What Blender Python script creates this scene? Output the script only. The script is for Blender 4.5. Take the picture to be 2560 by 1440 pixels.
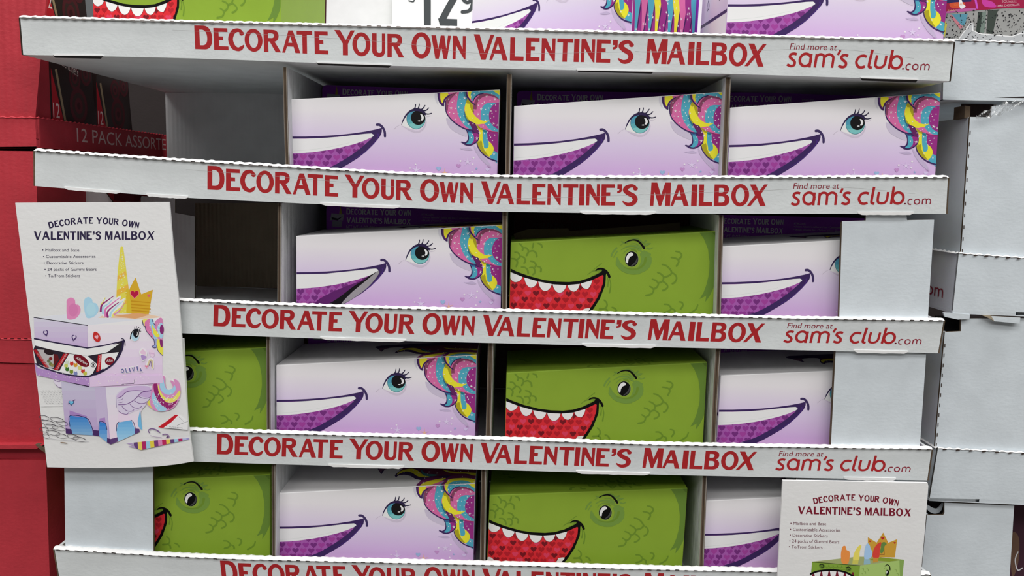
import bpy, math, random
from mathutils import Vector, Matrix
from mathutils.geometry import tessellate_polygon
random.seed(7)
for o in list(bpy.data.objects): bpy.data.objects.remove(o)
S = bpy.context.scene
COL = S.collection
PI = math.pi

# ------------------------------------------------------------------ camera
F = 2200.0                                   # focal length in pixels of the 2560 px wide frame
PITCH, ROLL = math.radians(6.75), math.radians(1.2)
DC = 1.15
CAM = Vector((0.0, -DC, 1.50))
_f = Vector((0, math.cos(PITCH), -math.sin(PITCH)))
_u0 = Vector((0, math.sin(PITCH), math.cos(PITCH)))
_r0 = Vector((1, 0, 0))
_r = _r0*math.cos(ROLL) + _u0*math.sin(ROLL)
_u = _u0*math.cos(ROLL) - _r0*math.sin(ROLL)
cd = bpy.data.cameras.new('camera'); cam = bpy.data.objects.new('camera', cd); COL.objects.link(cam)
cd.sensor_width = 36; cd.lens = F/2560*36; cd.clip_start = 0.05
cam.matrix_world = Matrix(((_r.x, _u.x, -_f.x, CAM.x), (_r.y, _u.y, -_f.y, CAM.y), (_r.z, _u.z, -_f.z, CAM.z), (0, 0, 0, 1)))
S.camera = cam

# ------------------------------------------------------------------ light
S.view_settings.view_transform = 'Standard'; S.view_settings.look = 'None'
S.view_settings.gamma = 1; S.view_settings.use_curve_mapping = False
S.view_settings.exposure = -0.32
w = bpy.data.worlds.new('store_air'); S.world = w; w.use_nodes = True
w.node_tree.nodes['Background'].inputs[0].default_value = (0.93, 0.97, 1.0, 1)
w.node_tree.nodes['Background'].inputs[1].default_value = 0.17
def area(name, loc, size, power, target=(0, 0, 1.2), col=(1, 0.985, 0.96)):
    l = bpy.data.lights.new(name, 'AREA'); l.shape = 'RECTANGLE'; l.size = size[0]; l.size_y = size[1]; l.energy = power; l.color = col
    o = bpy.data.objects.new(name, l); COL.objects.link(o); o.location = loc
    o.rotation_euler = (Vector(target)-Vector(loc)).to_track_quat('-Z', 'Y').to_euler()
    return o
area('ceiling_lamp_row', (0.3, -2.6, 4.6), (7, 0.9), 135)
area('ceiling_lamp_row', (0.0, -0.35, 4.8), (7, 0.7), 175, (0, -0.3, 0))
area('ceiling_lamp_row', (-0.5, -5.2, 4.6), (7, 0.9), 165)

# ------------------------------------------------------------------ pixel <-> world
def ray(px, py): return (_f + _r*((px-1280)/F) - _u*((py-720)/F))
def at(px, py, Y=0.0):
    d = ray(px, py); t = (Y-CAM.y)/d.y
    return CAM + d*t
def lin(c):
    c = c/255.0
    return c/12.92 if c <= 0.04045 else ((c+0.055)/1.055)**2.4

# ------------------------------------------------------------------ materials
MATS = {}
def ink(rgb, rough=0.5, gain=1.24):
    k = ('ink', rgb, rough, gain)
    if k in MATS: return MATS[k]
    m = bpy.data.materials.new('ink_%d_%d_%d' % rgb); m.use_nodes = True
    b = m.node_tree.nodes['Principled BSDF']
    b.inputs['Base Color'].default_value = tuple(min(0.93, lin(v)*gain) for v in rgb)+(1,)
    b.inputs['Roughness'].default_value = rough
    b.inputs['Specular IOR Level'].default_value = 0.16
    MATS[k] = m
    return m
def board(name, rgb, rough=0.75, gain=1.24, bump=0.12, ribs=0.0, var=0.05, ribdir='X'):
    m = bpy.data.materials.new(name); m.use_nodes = True
    nt = m.node_tree; N = nt.nodes; L = nt.links; b = N['Principled BSDF']
    tc = N.new('ShaderNodeTexCoord')
    n1 = N.new('ShaderNodeTexNoise'); n1.inputs['Scale'].default_value = 26; n1.inputs['Detail'].default_value = 5
    L.new(tc.outputs['Object'], n1.inputs['Vector'])
    base = [min(0.86, lin(v)*gain) for v in rgb]
    r = N.new('ShaderNodeValToRGB')
    r.color_ramp.elements[0].position = 0.3; r.color_ramp.elements[1].position = 0.7
    r.color_ramp.elements[0].color = tuple(v*(1-var) for v in base)+(1,)
    r.color_ramp.elements[1].color = tuple(min(0.9, v*(1+var)) for v in base)+(1,)
    L.new(n1.outputs['Fac'], r.inputs['Fac']); L.new(r.outputs['Color'], b.inputs['Base Color'])
    b.inputs['Roughness'].default_value = rough; b.inputs['Specular IOR Level'].default_value = 0.25
    mp = N.new('ShaderNodeMapping'); L.new(tc.outputs['Object'], mp.inputs['Vector'])
    mp.inputs['Scale'].default_value = (160, 160, 230)
    n2 = N.new('ShaderNodeTexNoise'); n2.inputs['Scale'].default_value = 1.0; n2.inputs['Detail'].default_value = 4
    L.new(mp.outputs[0], n2.inputs['Vector'])
    h = n2.outputs['Fac']
    if ribs:
        wv = N.new('ShaderNodeTexWave'); wv.wave_type = 'BANDS'; wv.bands_direction = ribdir
        wv.inputs['Scale'].default_value = ribs; wv.inputs['Distortion'].default_value = 0.3
        L.new(tc.outputs['Object'], wv.inputs['Vector'])
        ad = N.new('ShaderNodeMath'); ad.operation = 'ADD'
        L.new(h, ad.inputs[0]); L.new(wv.outputs['Fac'], ad.inputs[1]); h = ad.outputs[0]
    bp = N.new('ShaderNodeBump'); bp.inputs['Strength'].default_value = bump; bp.inputs['Distance'].default_value = 0.0015
    L.new(h, bp.inputs['Height']); L.new(bp.outputs[0], b.inputs['Normal'])
    return m
WHITE = board('white_corrugated_board', (199, 203, 204), bump=0.22)
RIBBED = board('ribbed_white_board', (200, 202, 203), bump=0.3, ribs=42, ribdir='Y')
RIBX = board('ribbed_board_upright', (204, 205, 206), bump=0.15, ribs=42, ribdir='X')
COOL = board('cool_white_board', (196, 203, 208), bump=0.2)
TORN = board('torn_rim_lit', (238, 238, 236), bump=0.15, var=0.02)  # whiter than the lip board: light from above put into the rim colour
POSTER = board('poster_board', (226, 228, 226), rough=0.55, bump=0.12, var=0.015)
BROWN = board('brown_kraft_core', (88, 74, 60), rough=0.9, bump=0.4, var=0.35)
DARKCUT = board('dark_cut_edge', (50, 40, 34), rough=0.95, bump=0.4, var=0.3)
RED = board('red_printed_board', (172, 50, 60), rough=0.6, bump=0.3, ribs=30, ribdir='X', var=0.07)
REDS = board('red_printed_board_side', (160, 42, 54), rough=0.6, bump=0.2, var=0.06)
RAW = board('raw_inner_board', (150, 138, 118), bump=0.25, ribs=42, ribdir='X')
FLOORM = board('polished_concrete', (104, 98, 92), rough=0.4, var=0.1)
GREEN = board('green_printed_carton', (130, 158, 50), rough=0.42, bump=0.06, var=0.03)
def unicorn_mat():
    m = bpy.data.materials.new('lilac_gradient_carton'); m.use_nodes = True
    nt = m.node_tree; N = nt.nodes; L = nt.links; b = N['Principled BSDF']
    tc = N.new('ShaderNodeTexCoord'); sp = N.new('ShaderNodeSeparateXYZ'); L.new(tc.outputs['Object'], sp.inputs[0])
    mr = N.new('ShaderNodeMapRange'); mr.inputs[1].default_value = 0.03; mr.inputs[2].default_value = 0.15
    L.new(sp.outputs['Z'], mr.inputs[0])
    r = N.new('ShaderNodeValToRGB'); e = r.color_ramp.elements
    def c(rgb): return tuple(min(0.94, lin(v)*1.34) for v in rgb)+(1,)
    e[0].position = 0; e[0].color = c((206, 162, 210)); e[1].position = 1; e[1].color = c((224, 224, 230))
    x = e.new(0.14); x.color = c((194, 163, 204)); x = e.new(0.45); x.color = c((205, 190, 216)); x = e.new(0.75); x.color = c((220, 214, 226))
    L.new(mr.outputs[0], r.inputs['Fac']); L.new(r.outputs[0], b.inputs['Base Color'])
    b.inputs['Roughness'].default_value = 0.4; b.inputs['Specular IOR Level'].default_value = 0.35
    return m
LILAC = unicorn_mat()
def film():
    m = bpy.data.materials.new('clear_film'); m.use_nodes = True
    b = m.node_tree.nodes['Principled BSDF']
    b.inputs['Base Color'].default_value = (0.8, 0.8, 0.82, 1); b.inputs['Roughness'].default_value = 0.12
    b.inputs['Transmission Weight'].default_value = 0.9; b.inputs['Alpha'].default_value = 0.35
    return m
FILM = film()

# ------------------------------------------------------------------ object helpers
def tag(o, label=None, cat=None, group=None, kind=None):
    if label: o['label'] = label
    if cat: o['category'] = cat
    if group: o['group'] = group
    if kind: o['kind'] = kind
    return o
def empty(name, loc, label, cat, group=None):
    o = bpy.data.objects.new(name, None); COL.objects.link(o); o.location = loc; o.empty_display_size = 0.05
    tag(o, label, cat, group); bpy.context.view_layer.update()
    return o
def mesh(name, verts, faces, mats, parent=None, idx=None, world=True):
    """verts are world points; with a parent they are re-expressed in the parent's frame"""
    me = bpy.data.meshes.new(name)
    if parent is not None and world:
        inv = parent.matrix_world.inverted(); verts = [inv @ Vector(v) for v in verts]
    me.from_pydata([tuple(v) for v in verts], [], faces)
    if not isinstance(mats, (list, tuple)): mats = [mats]
    for m in mats: me.materials.append(m)
    if idx: me.polygons.foreach_set('material_index', idx)
    me.update()
    o = bpy.data.objects.new(name, me); COL.objects.link(o)
    if parent is not None: o.parent = parent
    return o
def subpart(o, par):
    """hang o (already a child of the same thing) one level deeper"""
    if par.parent is not None: bpy.context.view_layer.update()
    o.parent = par; o.matrix_parent_inverse = Matrix.Identity(4)
    return o
def bevel(o, w_=0.001, seg=2):
    b = o.modifiers.new('soft_edges', 'BEVEL'); b.width = w_; b.segments = seg; b.limit_method = 'ANGLE'; b.angle_limit = math.radians(40)
    return o
def slab(name, front, depth, mats, parent=None, idx=None, dvec=(0, 1, 0)):
    """polygon of world points pushed along dvec: a board of real thickness; mats[1] is the cut edge"""
    n = len(front); d = Vector(dvec)*depth
    vs = [Vector(p) for p in front]+[Vector(p)+d for p in front]
    fs = [tuple(range(n)), tuple(range(2*n-1, n-1, -1))]+[(i, i+n, (i+1) % n+n, (i+1) % n) for i in range(n)]
    ms = mats if isinstance(mats, (list, tuple)) else [mats]
    ix = [0, 0]+[len(ms)-1]*n
    return mesh(name, vs, fs, ms, parent, ix)
def pslab(name, px, Y, depth, mats, parent=None):
    return slab(name, [at(x, y, Y) for x, y in px], depth, mats, parent)
def hexa(name, q0, q1, mats, parent=None, idx=None):
    vs = list(q0)+list(q1)
    fs = [(0, 1, 2, 3), (7, 6, 5, 4), (0, 4, 5, 1), (1, 5, 6, 2), (2, 6, 7, 3), (3, 7, 4, 0)]
    return mesh(name, vs, fs, mats, parent, idx)

# ------------------------------------------------------------------ flat print engine
def cr(pts, closed=True, n=5):
    out = []; m = len(pts)
    rng = range(m) if closed else range(m-1)
    for i in rng:
        if closed: p0, p1, p2, p3 = pts[(i-1) % m], pts[i], pts[(i+1) % m], pts[(i+2) % m]
        else: p0, p1, p2, p3 = pts[max(i-1, 0)], pts[i], pts[i+1], pts[min(i+2, m-1)]
        for k in range(n):
            t = k/n
            out.append(tuple(0.5*((2*p1[j])+(-p0[j]+p2[j])*t+(2*p0[j]-5*p1[j]+4*p2[j]-p3[j])*t*t+(-p0[j]+3*p1[j]-3*p2[j]+p3[j])*t**3) for j in (0, 1)))
    if not closed: out.append(tuple(pts[-1]))
    return out
def ell(cx, cy, rx, ry, n=28, a0=0, a1=2*PI, rot=0):
    o = []
    for i in range(n):
        a = a0+(a1-a0)*i/n
        x, y = rx*math.cos(a), ry*math.sin(a)
        o.append((cx+x*math.cos(rot)-y*math.sin(rot), cy+x*math.sin(rot)+y*math.cos(rot)))
    return o
def star(cx, cy, r, n=5, inner=0.22, rot=-PI/2):
    return [(cx+(r if i % 2 == 0 else r*inner)*math.cos(rot+PI*i/n), cy+(r if i % 2 == 0 else r*inner)*math.sin(rot+PI*i/n)) for i in range(2*n)]
def heart(cx, cy, w_, h=None, rot=0):
    h = h or w_*0.9; o = []
    for i in range(20):
        t = 2*PI*i/20
        x = 16*math.sin(t)**3/32*w_; y = -(13*math.cos(t)-5*math.cos(2*t)-2*math.cos(3*t)-math.cos(4*t)-2.5)/29*h
        o.append((cx+x*math.cos(rot)-y*math.sin(rot), cy+x*math.sin(rot)+y*math.cos(rot)))
    return o
def area2(p): return sum(p[i][0]*p[(i+1) % len(p)][1]-p[(i+1) % len(p)][0]*p[i][1] for i in range(len(p)))/2
def clip(poly, conv):
    if area2(conv) < 0: conv = conv[::-1]
    out = list(poly)
    for i in range(len(conv)):
        a, b = conv[i], conv[(i+1) % len(conv)]
        def side(p): return (b[0]-a[0])*(p[1]-a[1])-(b[1]-a[1])*(p[0]-a[0])
        src, out = out, []
        for j in range(len(src)):
            p, q = src[j], src[(j+1) % len(src)]; sp, sq = side(p), side(q)
            if sp >= 0: out.append(p)
            if (sp >= 0) != (sq >= 0):
                t = sp/(sp-sq); out.append((p[0]+(q[0]-p[0])*t, p[1]+(q[1]-p[1])*t))
        if len(out) < 3: return []
    return out
class Art:
    def __init__(s, mapper, frame=None, step=6e-6, base=7e-5):
        s.m = mapper; s.frame = frame; s.v = []; s.f = []; s.ix = []; s.mats = []; s.L = 0; s.step = step; s.base = base
    def _mi(s, col):
        m = ink(col) if isinstance(col, tuple) else col
        if m not in s.mats: s.mats.append(m)
        return s.mats.index(m)
    def tris(s, pts, tr, col, layer=None):
        if layer is None: s.L += 1; layer = s.L
        o = len(s.v); off = s.base+s.step*layer
        s.v += [s.m(p[0], p[1], off) for p in pts]
        k = s._mi(col)
        for t in tr: s.f.append(tuple(o+i for i in t)); s.ix.append(k)
    def poly(s, pts, col, holes=(), layer=None, clipto=None):
        if clipto: pts = clip(pts, clipto)
        if s.frame and not holes: pts = clip(pts, s.frame)
        if len(pts) < 3: return
        loops = [pts]+list(holes)
        al = [p for l in loops for p in l]
        tr = tessellate_polygon([[Vector((p[0], p[1], 0)) for p in l] for l in loops])
        s.tris(al, tr, col, layer)
    def blob(s, pts, col, **k): s.poly(cr(pts, True), col, **k)
    def stroke(s, pts, w0, col, w1=None, smooth=True, cap=True, layer=None, taper=None, n=5):
        if smooth and len(pts) > 2: pts = cr(pts, False, n)
        w1 = w0 if w1 is None else w1
        m = len(pts); le = []; ri = []
        for i, p in enumerate(pts):
            a = pts[max(i-1, 0)]; b = pts[min(i+1, m-1)]
            dx, dy = b[0]-a[0], b[1]-a[1]; l = math.hypot(dx, dy) or 1
            t = i/(m-1); ww = (w0+(w1-w0)*t)/2
            if taper: ww = w0/2*taper(t)
            le.append((p[0]-dy/l*ww, p[1]+dx/l*ww)); ri.append((p[0]+dy/l*ww, p[1]-dx/l*ww))
        if layer is None: s.L += 1; layer = s.L
        for i in range(m-1):
            q = [le[i], le[i+1], ri[i+1], ri[i]]
            if s.frame: q = clip(q, s.frame)
            if len(q) >= 3: s.tris(q, [tuple([0, j, j+1]) for j in range(1, len(q)-1)], col, layer)
        if cap:
            for p, ww in ((pts[0], w0), (pts[-1], w1)):
                if ww > 0.5 and not taper: s.poly(ell(p[0], p[1], ww/2, ww/2, 12), col, layer=layer+.4)
    def build(s, name, parent=None, world=True):
        return mesh(name, s.v, s.f, s.mats, parent, s.ix, world)

# ---- glyphs, y up, cap height 1
def path(d):
    loops = []; cur = []; tk = d.replace(',', ' ').split(); i = 0; p = (0, 0); cmd = None
    while i < len(tk):
        if tk[i] in 'MLCZ': cmd = tk[i]; i += 1
        if cmd == 'Z': loops.append(cur); cur = []; cmd = None; continue
        if cmd in 'ML': p = (float(tk[i]), float(tk[i+1])); cur.append(p); i += 2; cmd = 'L'
        elif cmd == 'C':
            a = [float(v) for v in tk[i:i+6]]; i += 6; q = p
            for k in range(1, 9):
                t = k/8
                cur.append(tuple((1-t)**3*q[j]+3*(1-t)**2*t*a[j]+3*(1-t)*t*t*a[2+j]+t**3*a[4+j] for j in (0, 1)))
            p = (a[4], a[5])
    return loops
def ribbon(pts, ws, n=7):
    P = cr(pts, False, n); W = cr([(v, 0) for v in ws], False, n)
    L_, R_ = [], []
    for i, p in enumerate(P):
        a = P[max(i-1, 0)]; b = P[min(i+1, len(P)-1)]; dx, dy = b[0]-a[0], b[1]-a[1]; l = math.hypot(dx, dy) or 1; h = W[i][0]/2
        L_.append((p[0]-dy/l*h, p[1]+dx/l*h)); R_.append((p[0]+dy/l*h, p[1]-dx/l*h))
    return L_+R_[::-1]
G = {
 'D': path('M 0 1 L .38 1 C .63 1 .74 .76 .74 .47 C .74 .18 .62 0 .42 0 L 0 0 Z M .21 .83 L .29 .83 C .46 .83 .53 .68 .53 .47 C .53 .29 .47 .17 .32 .17 L .21 .17 Z'),
 'E': path('M 0 1 L .60 1 L .60 .83 L .22 .83 L .22 .62 L .40 .62 L .40 .45 L .22 .45 L .22 .17 L .62 .17 L .62 0 L 0 0 Z'),
 'O': [[(0.41+0.41*math.cos(a*PI/18), 0.5+0.52*math.sin(a*PI/18)) for a in range(36)], [(0.41+0.205*math.cos(a*PI/12), 0.5+0.35*math.sin(a*PI/12)) for a in range(24)]],
 'R': path('M 0 1 L .40 1 C .62 1 .69 .88 .69 .73 C .69 .60 .62 .50 .50 .47 L .79 0 L .54 0 L .27 .47 L .21 .47 L .21 0 L 0 0 Z M .21 .84 L .36 .84 C .45 .84 .48 .79 .48 .74 C .48 .68 .45 .63 .36 .63 L .21 .63 Z'),
 'A': path('M .31 1 L .51 1 L .84 0 L .61 0 L .53 .28 L .23 .28 L .13 0 L 0 0 Z M .29 .45 L .47 .45 L .385 .74 Z'),
 'T': path('M 0 1 L .72 1 L .72 .83 L .47 .83 L .47 0 L .26 0 L .26 .83 L 0 .83 Z'),
 'Y': path('M 0 1 L .24 1 L .48 .60 L .69 1 L .87 1 L .57 .45 L .57 0 L .35 0 L .35 .47 Z'),
 'U': path('M 0 1 L .21 1 L .21 .30 C .21 .20 .26 .16 .33 .16 C .42 .16 .45 .22 .45 .32 L .45 1 L .60 1 L .60 .32 C .60 .08 .50 -.02 .33 -.02 C .13 -.02 .0 .08 .0 .28 Z'),
 'W': path('M 0 1 L .21 1 L .32 .43 L .43 1 L .60 1 L .69 .43 L .76 1 L .9 1 L .73 0 L .57 0 L .46 .50 L .35 0 L .19 0 Z'),
 'N': path('M 0 1 L .19 1 L .46 .44 L .46 1 L .6 1 L .6 0 L .54 0 L .15 .60 L .14 0 L 0 0 Z'),
 'V': path('M 0 1 L .24 1 L .45 .30 L .69 1 L .84 1 L .50 0 L .32 0 Z'),
 'L': path('M 0 1 L .22 1 L .22 .18 L .62 .18 L .62 0 L 0 0 Z'),
 'I': path('M 0 1 L .22 1 L .22 0 L 0 0 Z'),
 "'": path('M 0 1 L .2 1 L .2 .74 C .2 .64 .14 .59 0 .58 L 0 .68 C .06 .69 .09 .71 .09 .77 L 0 .77 Z'),
 'M': path('M .03 1 L .27 1 L .44 .45 L .60 1 L .84 1 L .83 0 L .62 0 L .63 .58 L .46 0 L .36 0 L .17 .60 L .14 0 L 0 0 Z'),
 'B': path('M 0 1 L .38 1 C .6 1 .66 .88 .66 .76 C .66 .65 .6 .57 .52 .55 C .63 .52 .70 .42 .70 .28 C .70 .1 .6 0 .40 0 L 0 0 Z M .21 .84 L .33 .84 C .42 .84 .44 .79 .44 .74 C .44 .67 .40 .63 .33 .63 L .21 .63 Z M .21 .46 L .34 .46 C .44 .46 .48 .39 .48 .31 C .48 .2 .43 .16 .34 .16 L .21 .16 Z'),
 'X': path('M .10 1 L .35 1 L .50 .68 L .72 1 L .88 1 L .59 .55 L .82 0 L .57 0 L .43 .37 L .16 0 L 0 0 L .34 .50 Z'),
 'C': [ribbon([(.60, .80), (.52, .90), (.40, .93), (.22, .84), (.10, .52), (.20, .18), (.40, .06), (.55, .12), (.67, .26)], [.14, .15, .17, .20, .21, .21, .17, .16, .05])],
 'S': [ribbon([(.53, .80), (.46, .90), (.34, .93), (.18, .86), (.12, .72), (.26, .57), (.44, .46), (.52, .28), (.42, .10), (.22, .06), (.02, .20)], [.13, .14, .16, .19, .20, .21, .21, .20, .18, .16, .05])],
}
CBALL = {'C': (.585, .79, .10), 'S': (.52, .80, .095)}
def gw(ch): return max(p[0] for p in G[ch][0])
def put_glyph(art, ch, fx, col, layer=None):
    """fx maps (u in glyph width fraction 0..1, v up 0..1) to art coords"""
    W_ = gw(ch); L_ = G[ch]
    if ch in 'DORAB' or len(L_) > 1: art.poly([fx(p[0]/W_, p[1]) for p in L_[0]], col, [[fx(p[0]/W_, p[1]) for p in l] for l in L_[1:]], layer)
    else: art.poly([fx(p[0]/W_, p[1]) for p in L_[0]], col, (), layer)
    if ch in CBALL:
        cx, cy, r = CBALL[ch]
        art.poly([fx(p[0]/W_, p[1]) for p in ell(cx, cy, r, r, 14)], col, (), (layer or art.L)+1)
def line_text(art, txt, x0, x1, yb, h, col, big=1.0, layer=None):
    """straight headline, art y pointing down"""
    adv = 0; seq = []; word = True
    for ch in txt:
        if ch == ' ': adv += .32; word = True; continue
        k = big if word else 1.0
        if ch != "'": word = False
        seq.append((ch, adv, gw(ch)*k, k)); adv += gw(ch)*k+.075
    sc = (x1-x0)/(adv-.075)
    art.L += 1
    for ch, a, w_, k in seq:
        put_glyph(art, ch, lambda u, v, a=a, w_=w_, k=k: (x0+(a+u*w_)*sc, yb-v*h*k), col, layer or art.L)
def arc_text(art, txt, pts, h, col):
    P = cr(pts, False, 12); D = [0]
    for i in range(1, len(P)): D.append(D[-1]+math.dist(P[i], P[i-1]))
    def pos(s_):
        s_ = max(0, min(D[-1]-1e-6, s_))
        for i in range(1, len(D)):
            if D[i] >= s_: break
        t = (s_-D[i-1])/(D[i]-D[i-1]); a, b = P[i-1], P[i]
        return (a[0]+(b[0]-a[0])*t, a[1]+(b[1]-a[1])*t), math.atan2(b[1]-a[1], b[0]-a[0])
    adv = 0; seq = []
    for ch in txt:
        if ch == ' ': adv += .34; continue
        seq.append((ch, adv, gw(ch))); adv += gw(ch)+.09
    sc = D[-1]/(adv-.09); art.L += 1
    for ch, a, w_ in seq:
        (cx, cy), an = pos((a+w_/2)*sc)
        def fx(u, v):
            dx, dy = (u-.5)*w_*sc, -v*h
            return (cx+dx*math.cos(an)-dy*math.sin(an), cy+dx*math.sin(an)+dy*math.cos(an))
        put_glyph(art, ch, fx, col, art.L)
_T = {}
def font_tris(txt, bold=0.0):
    k = (txt, bold)
    if k in _T: return _T[k]
    c = bpy.data.curves.new('t', 'FONT'); c.body = txt; c.size = 1; c.offset = bold; c.resolution_u = 3; c.fill_mode = 'FRONT'
    o = bpy.data.objects.new('t', c); COL.objects.link(o)
    bpy.context.view_layer.update()
    me = bpy.data.meshes.new_from_object(o.evaluated_get(bpy.context.evaluated_depsgraph_get()))
    me.calc_loop_triangles()
    vs = [(v.co.x, v.co.y) for v in me.vertices]; tr = [tuple(t.vertices) for t in me.loop_triangles]
    bpy.data.objects.remove(o); bpy.data.curves.remove(c); bpy.data.meshes.remove(me)
    _T[k] = (vs, tr)
    return _T[k]
def ftext(art, txt, p0, p1, cap, col, bold=0.0, slant=0.0, up=None):
    """built-in font, fitted between two baseline points, capital height cap"""
    vs, tr = font_tris(txt, bold)
    if not vs: return
    x0 = min(v[0] for v in vs); x1 = max(v[0] for v in vs); dx, dy = p1[0]-p0[0], p1[1]-p0[1]
    l = math.hypot(dx, dy); n = up or (dy/l, -dx/l)
    art.L += 1
    art.tris([(p0[0]+dx*((v[0]-x0)/(x1-x0))+(n[0]+slant*dx/l)*v[1]*cap/0.72, p0[1]+dy*((v[0]-x0)/(x1-x0))+(n[1]+slant*dy/l)*v[1]*cap/0.72) for v in vs], tr, col, art.L)

# ------------------------------------------------------------------ the setting
fl = mesh('floor', [(-6, -6, 0), (6, -6, 0), (6, 5, 0), (-6, 5, 0)], [(0, 1, 2, 3)], FLOORM); tag(fl, kind='structure')
wb = mesh('dark_backdrop', [(-1.6, .62, 0), (1.6, .62, 0), (1.6, .62, 1.78), (-1.6, .62, 1.78), (-1.6, .66, 0), (1.6, .66, 0), (1.6, .66, 1.78), (-1.6, .66, 1.78)], [(0, 1, 2, 3), (7, 6, 5, 4), (3, 2, 6, 7), (0, 4, 5, 1), (0, 3, 7, 4), (1, 5, 6, 2)], board('dark_backdrop_board', (40, 34, 34))); tag(wb, kind='structure')  # added dark backdrop, blocks the grey world light showing behind the stacks

# ------------------------------------------------------------------ display trays
LIPS = [
 ([(50,38),(485,50),(1000,62),(1500,75),(1900,86),(2385,98)], [(58,137),(485,146),(1000,165),(1500,177),(1900,187),(2373,203)]),
 ([(87,371),(400,393),(720,412),(1000,429),(1250,437),(1700,439),(2370,438)], [(88,465),(430,492),(700,506),(1000,519),(1250,529),(1700,534),(2365,534)]),
 ([(112,728),(445,745.5),(850,762),(1250,772),(1700,784),(2000,791),(2360,796)], [(112,818),(450,833),(850,848),(1250,858),(1700,869),(2345,883)]),
 ([(129,1058),(475,1070),(850,1082),(1250,1093),(1700,1107),(2330,1117)], [(129,1143),(480,1154),(850,1165),(1250,1175),(1700,1188),(2318,1201)]),
 ([(135,1366),(500,1387),(850,1397),(1250,1406),(1700,1418),(2325,1430)], [(150,1454),(500,1475),(850,1485),(1250,1494),(1700,1506),(2312,1518)]),
]
def interp(poly, x):
    for i in range(1, len(poly)):
        if x <= poly[i][0] or i == len(poly)-1:
            a, b = poly[i-1], poly[i]; t = (x-a[0])/(b[0]-a[0]); return a[1]+(b[1]-a[1])*t
class Lip:
    def __init__(s, top, bot):
        s.top = cr(top, False, 6); s.bot = cr(bot, False, 6)
        s.tl, s.tr = top[0], top[-1]; s.bl, s.br = bot[0], bot[-1]
    def P(s, u, v, off=0.0):
        xt = s.tl[0]+(s.tr[0]-s.tl[0])*u; xb = s.bl[0]+(s.br[0]-s.bl[0])*u
        a = at(xt, interp(s.top, xt), 0); b = at(xb, interp(s.bot, xb), 0)
        p = a.lerp(b, v); p.y = -off
        return p
    def z_bot(s, px): return at(px, interp(s.bot, px), 0).z
L5 = [Lip(*l) for l in LIPS]
DEPTH = 0.465
HEAD = [('D',485,528.6,1),('E',532.5,568.8,0),('C',569,609,0),('O',610,655,0),('R',658,701,0),('A',703.6,749.7,0),('T',741,780,0),('E',785.6,820,0),
 ('Y',835.6,887,1),('O',880.5,926,0),('U',929.8,963,0),('R',968.4,1010.6,0),('O',1029,1078,1),('W',1078.6,1127.8,0),('N',1132.5,1165,0),
 ('V',1184.8,1236.4,1),('A',1225,1271,0),('L',1276.6,1311,0),('E',1316.6,1351,0),('N',1355.5,1390,0),('T',1394.5,1434,0),('I',1437,1450,0),('N',1455,1489.5,0),('E',1493.5,1529,0),("'",1534,1546,0),('S',1547,1587,0),
 ('M',1619,1671,1),('A',1671,1718,0),('I',1724,1738.5,0),('L',1743.5,1778,0),('B',1782.5,1822,0),('O',1826,1872,0),('X',1867,1919,0)]
CRIM = (160, 36, 40); WINE = (132, 40, 54)
ORD = ['topmost', 'second', 'third', 'fourth', 'lowest']
TLAB = ['topmost white cardboard display tray with red lettering, ragged rim under the mailbox kits above',
        'second white lettered tray from the top, its front strip bowed, empty bay at left',
        'third white lettered tray from the top, left end hidden behind the unicorn poster',
        'fourth white lettered tray from the top, resting behind the bottom corner of the unicorn poster',
        'lowest white lettered tray, cut off by the bottom of the photo']
TRAYS = []
def logo(art, dx=0.0):
    """sam's club.com drawn as strokes in the pixels of the first tray"""
    z = lambda x, y: (1950+x/5.689, 80+y/5.689)
    C = CRIM
    def st(pts, w_, col=C, cap=False):
        art.L += 1; art.stroke([z(*p) for p in pts], w_/5.689, col, cap=cap, layer=art.L)
    art.L += 1
    def ring(cx, cy, rx, ry, w_, a0, a1, col=C): st([(cx+rx*math.cos(math.radians(a)), cy-ry*math.sin(math.radians(a))) for a in range(a0, a1+1, 18)], w_, col)
    st([(262,318),(225,308),(180,318),(168,355),(205,390),(240,425),(235,470),(190,485),(135,462)], 38)
    ring(392, 397, 80, 88, 38, 0, 360)
    st([(470,310),(458,505)], 38)
    st([(548,315),(534,505)], 38); st([(545,360),(575,325),(610,318),(640,330),(655,362),(650,505)], 36); st([(652,368),(700,325),(745,322),(782,350),(788,390),(780,510)], 36)
    st([(878,258),(848,328)], 34)
    st([(995,340),(958,328),(915,338),(903,372),(940,408),(972,440),(968,485),(925,500),(868,480)], 38)
    st([(1262,352),(1215,338),(1155,355),(1120,425),(1150,490),(1200,505),(1248,490)], 38)
    st([(1335,250),(1305,460),(1315,500),(1350,508)], 38)
    st([(1408,330),(1395,440),(1405,490),(1450,508),(1500,495),(1528,450),(1540,335)], 36)
    st([(1622,252),(1592,525)], 38); ring(1690, 432, 78, 86, 38, 0, 360)
    st([(1790,524),(1800,524)], 22, WINE, True)
    st([(1900,462),(1865,458),(1838,490),(1848,530),(1885,538)], 17, WINE)
    ring(1968, 498, 38, 38, 17, 0, 360, WINE)
    st([(2050,462),(2045,540)], 17, WINE); st([(2048,480),(2078,458),(2102,472),(2104,540)], 16, WINE); st([(2104,485),(2130,460),(2158,472),(2166,500),(2158,542)], 16, WINE)
    ftext(art, 'Find more at', z(155,246), z(822,262), 92/5.689, WINE, 0.0, 0.10)
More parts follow.
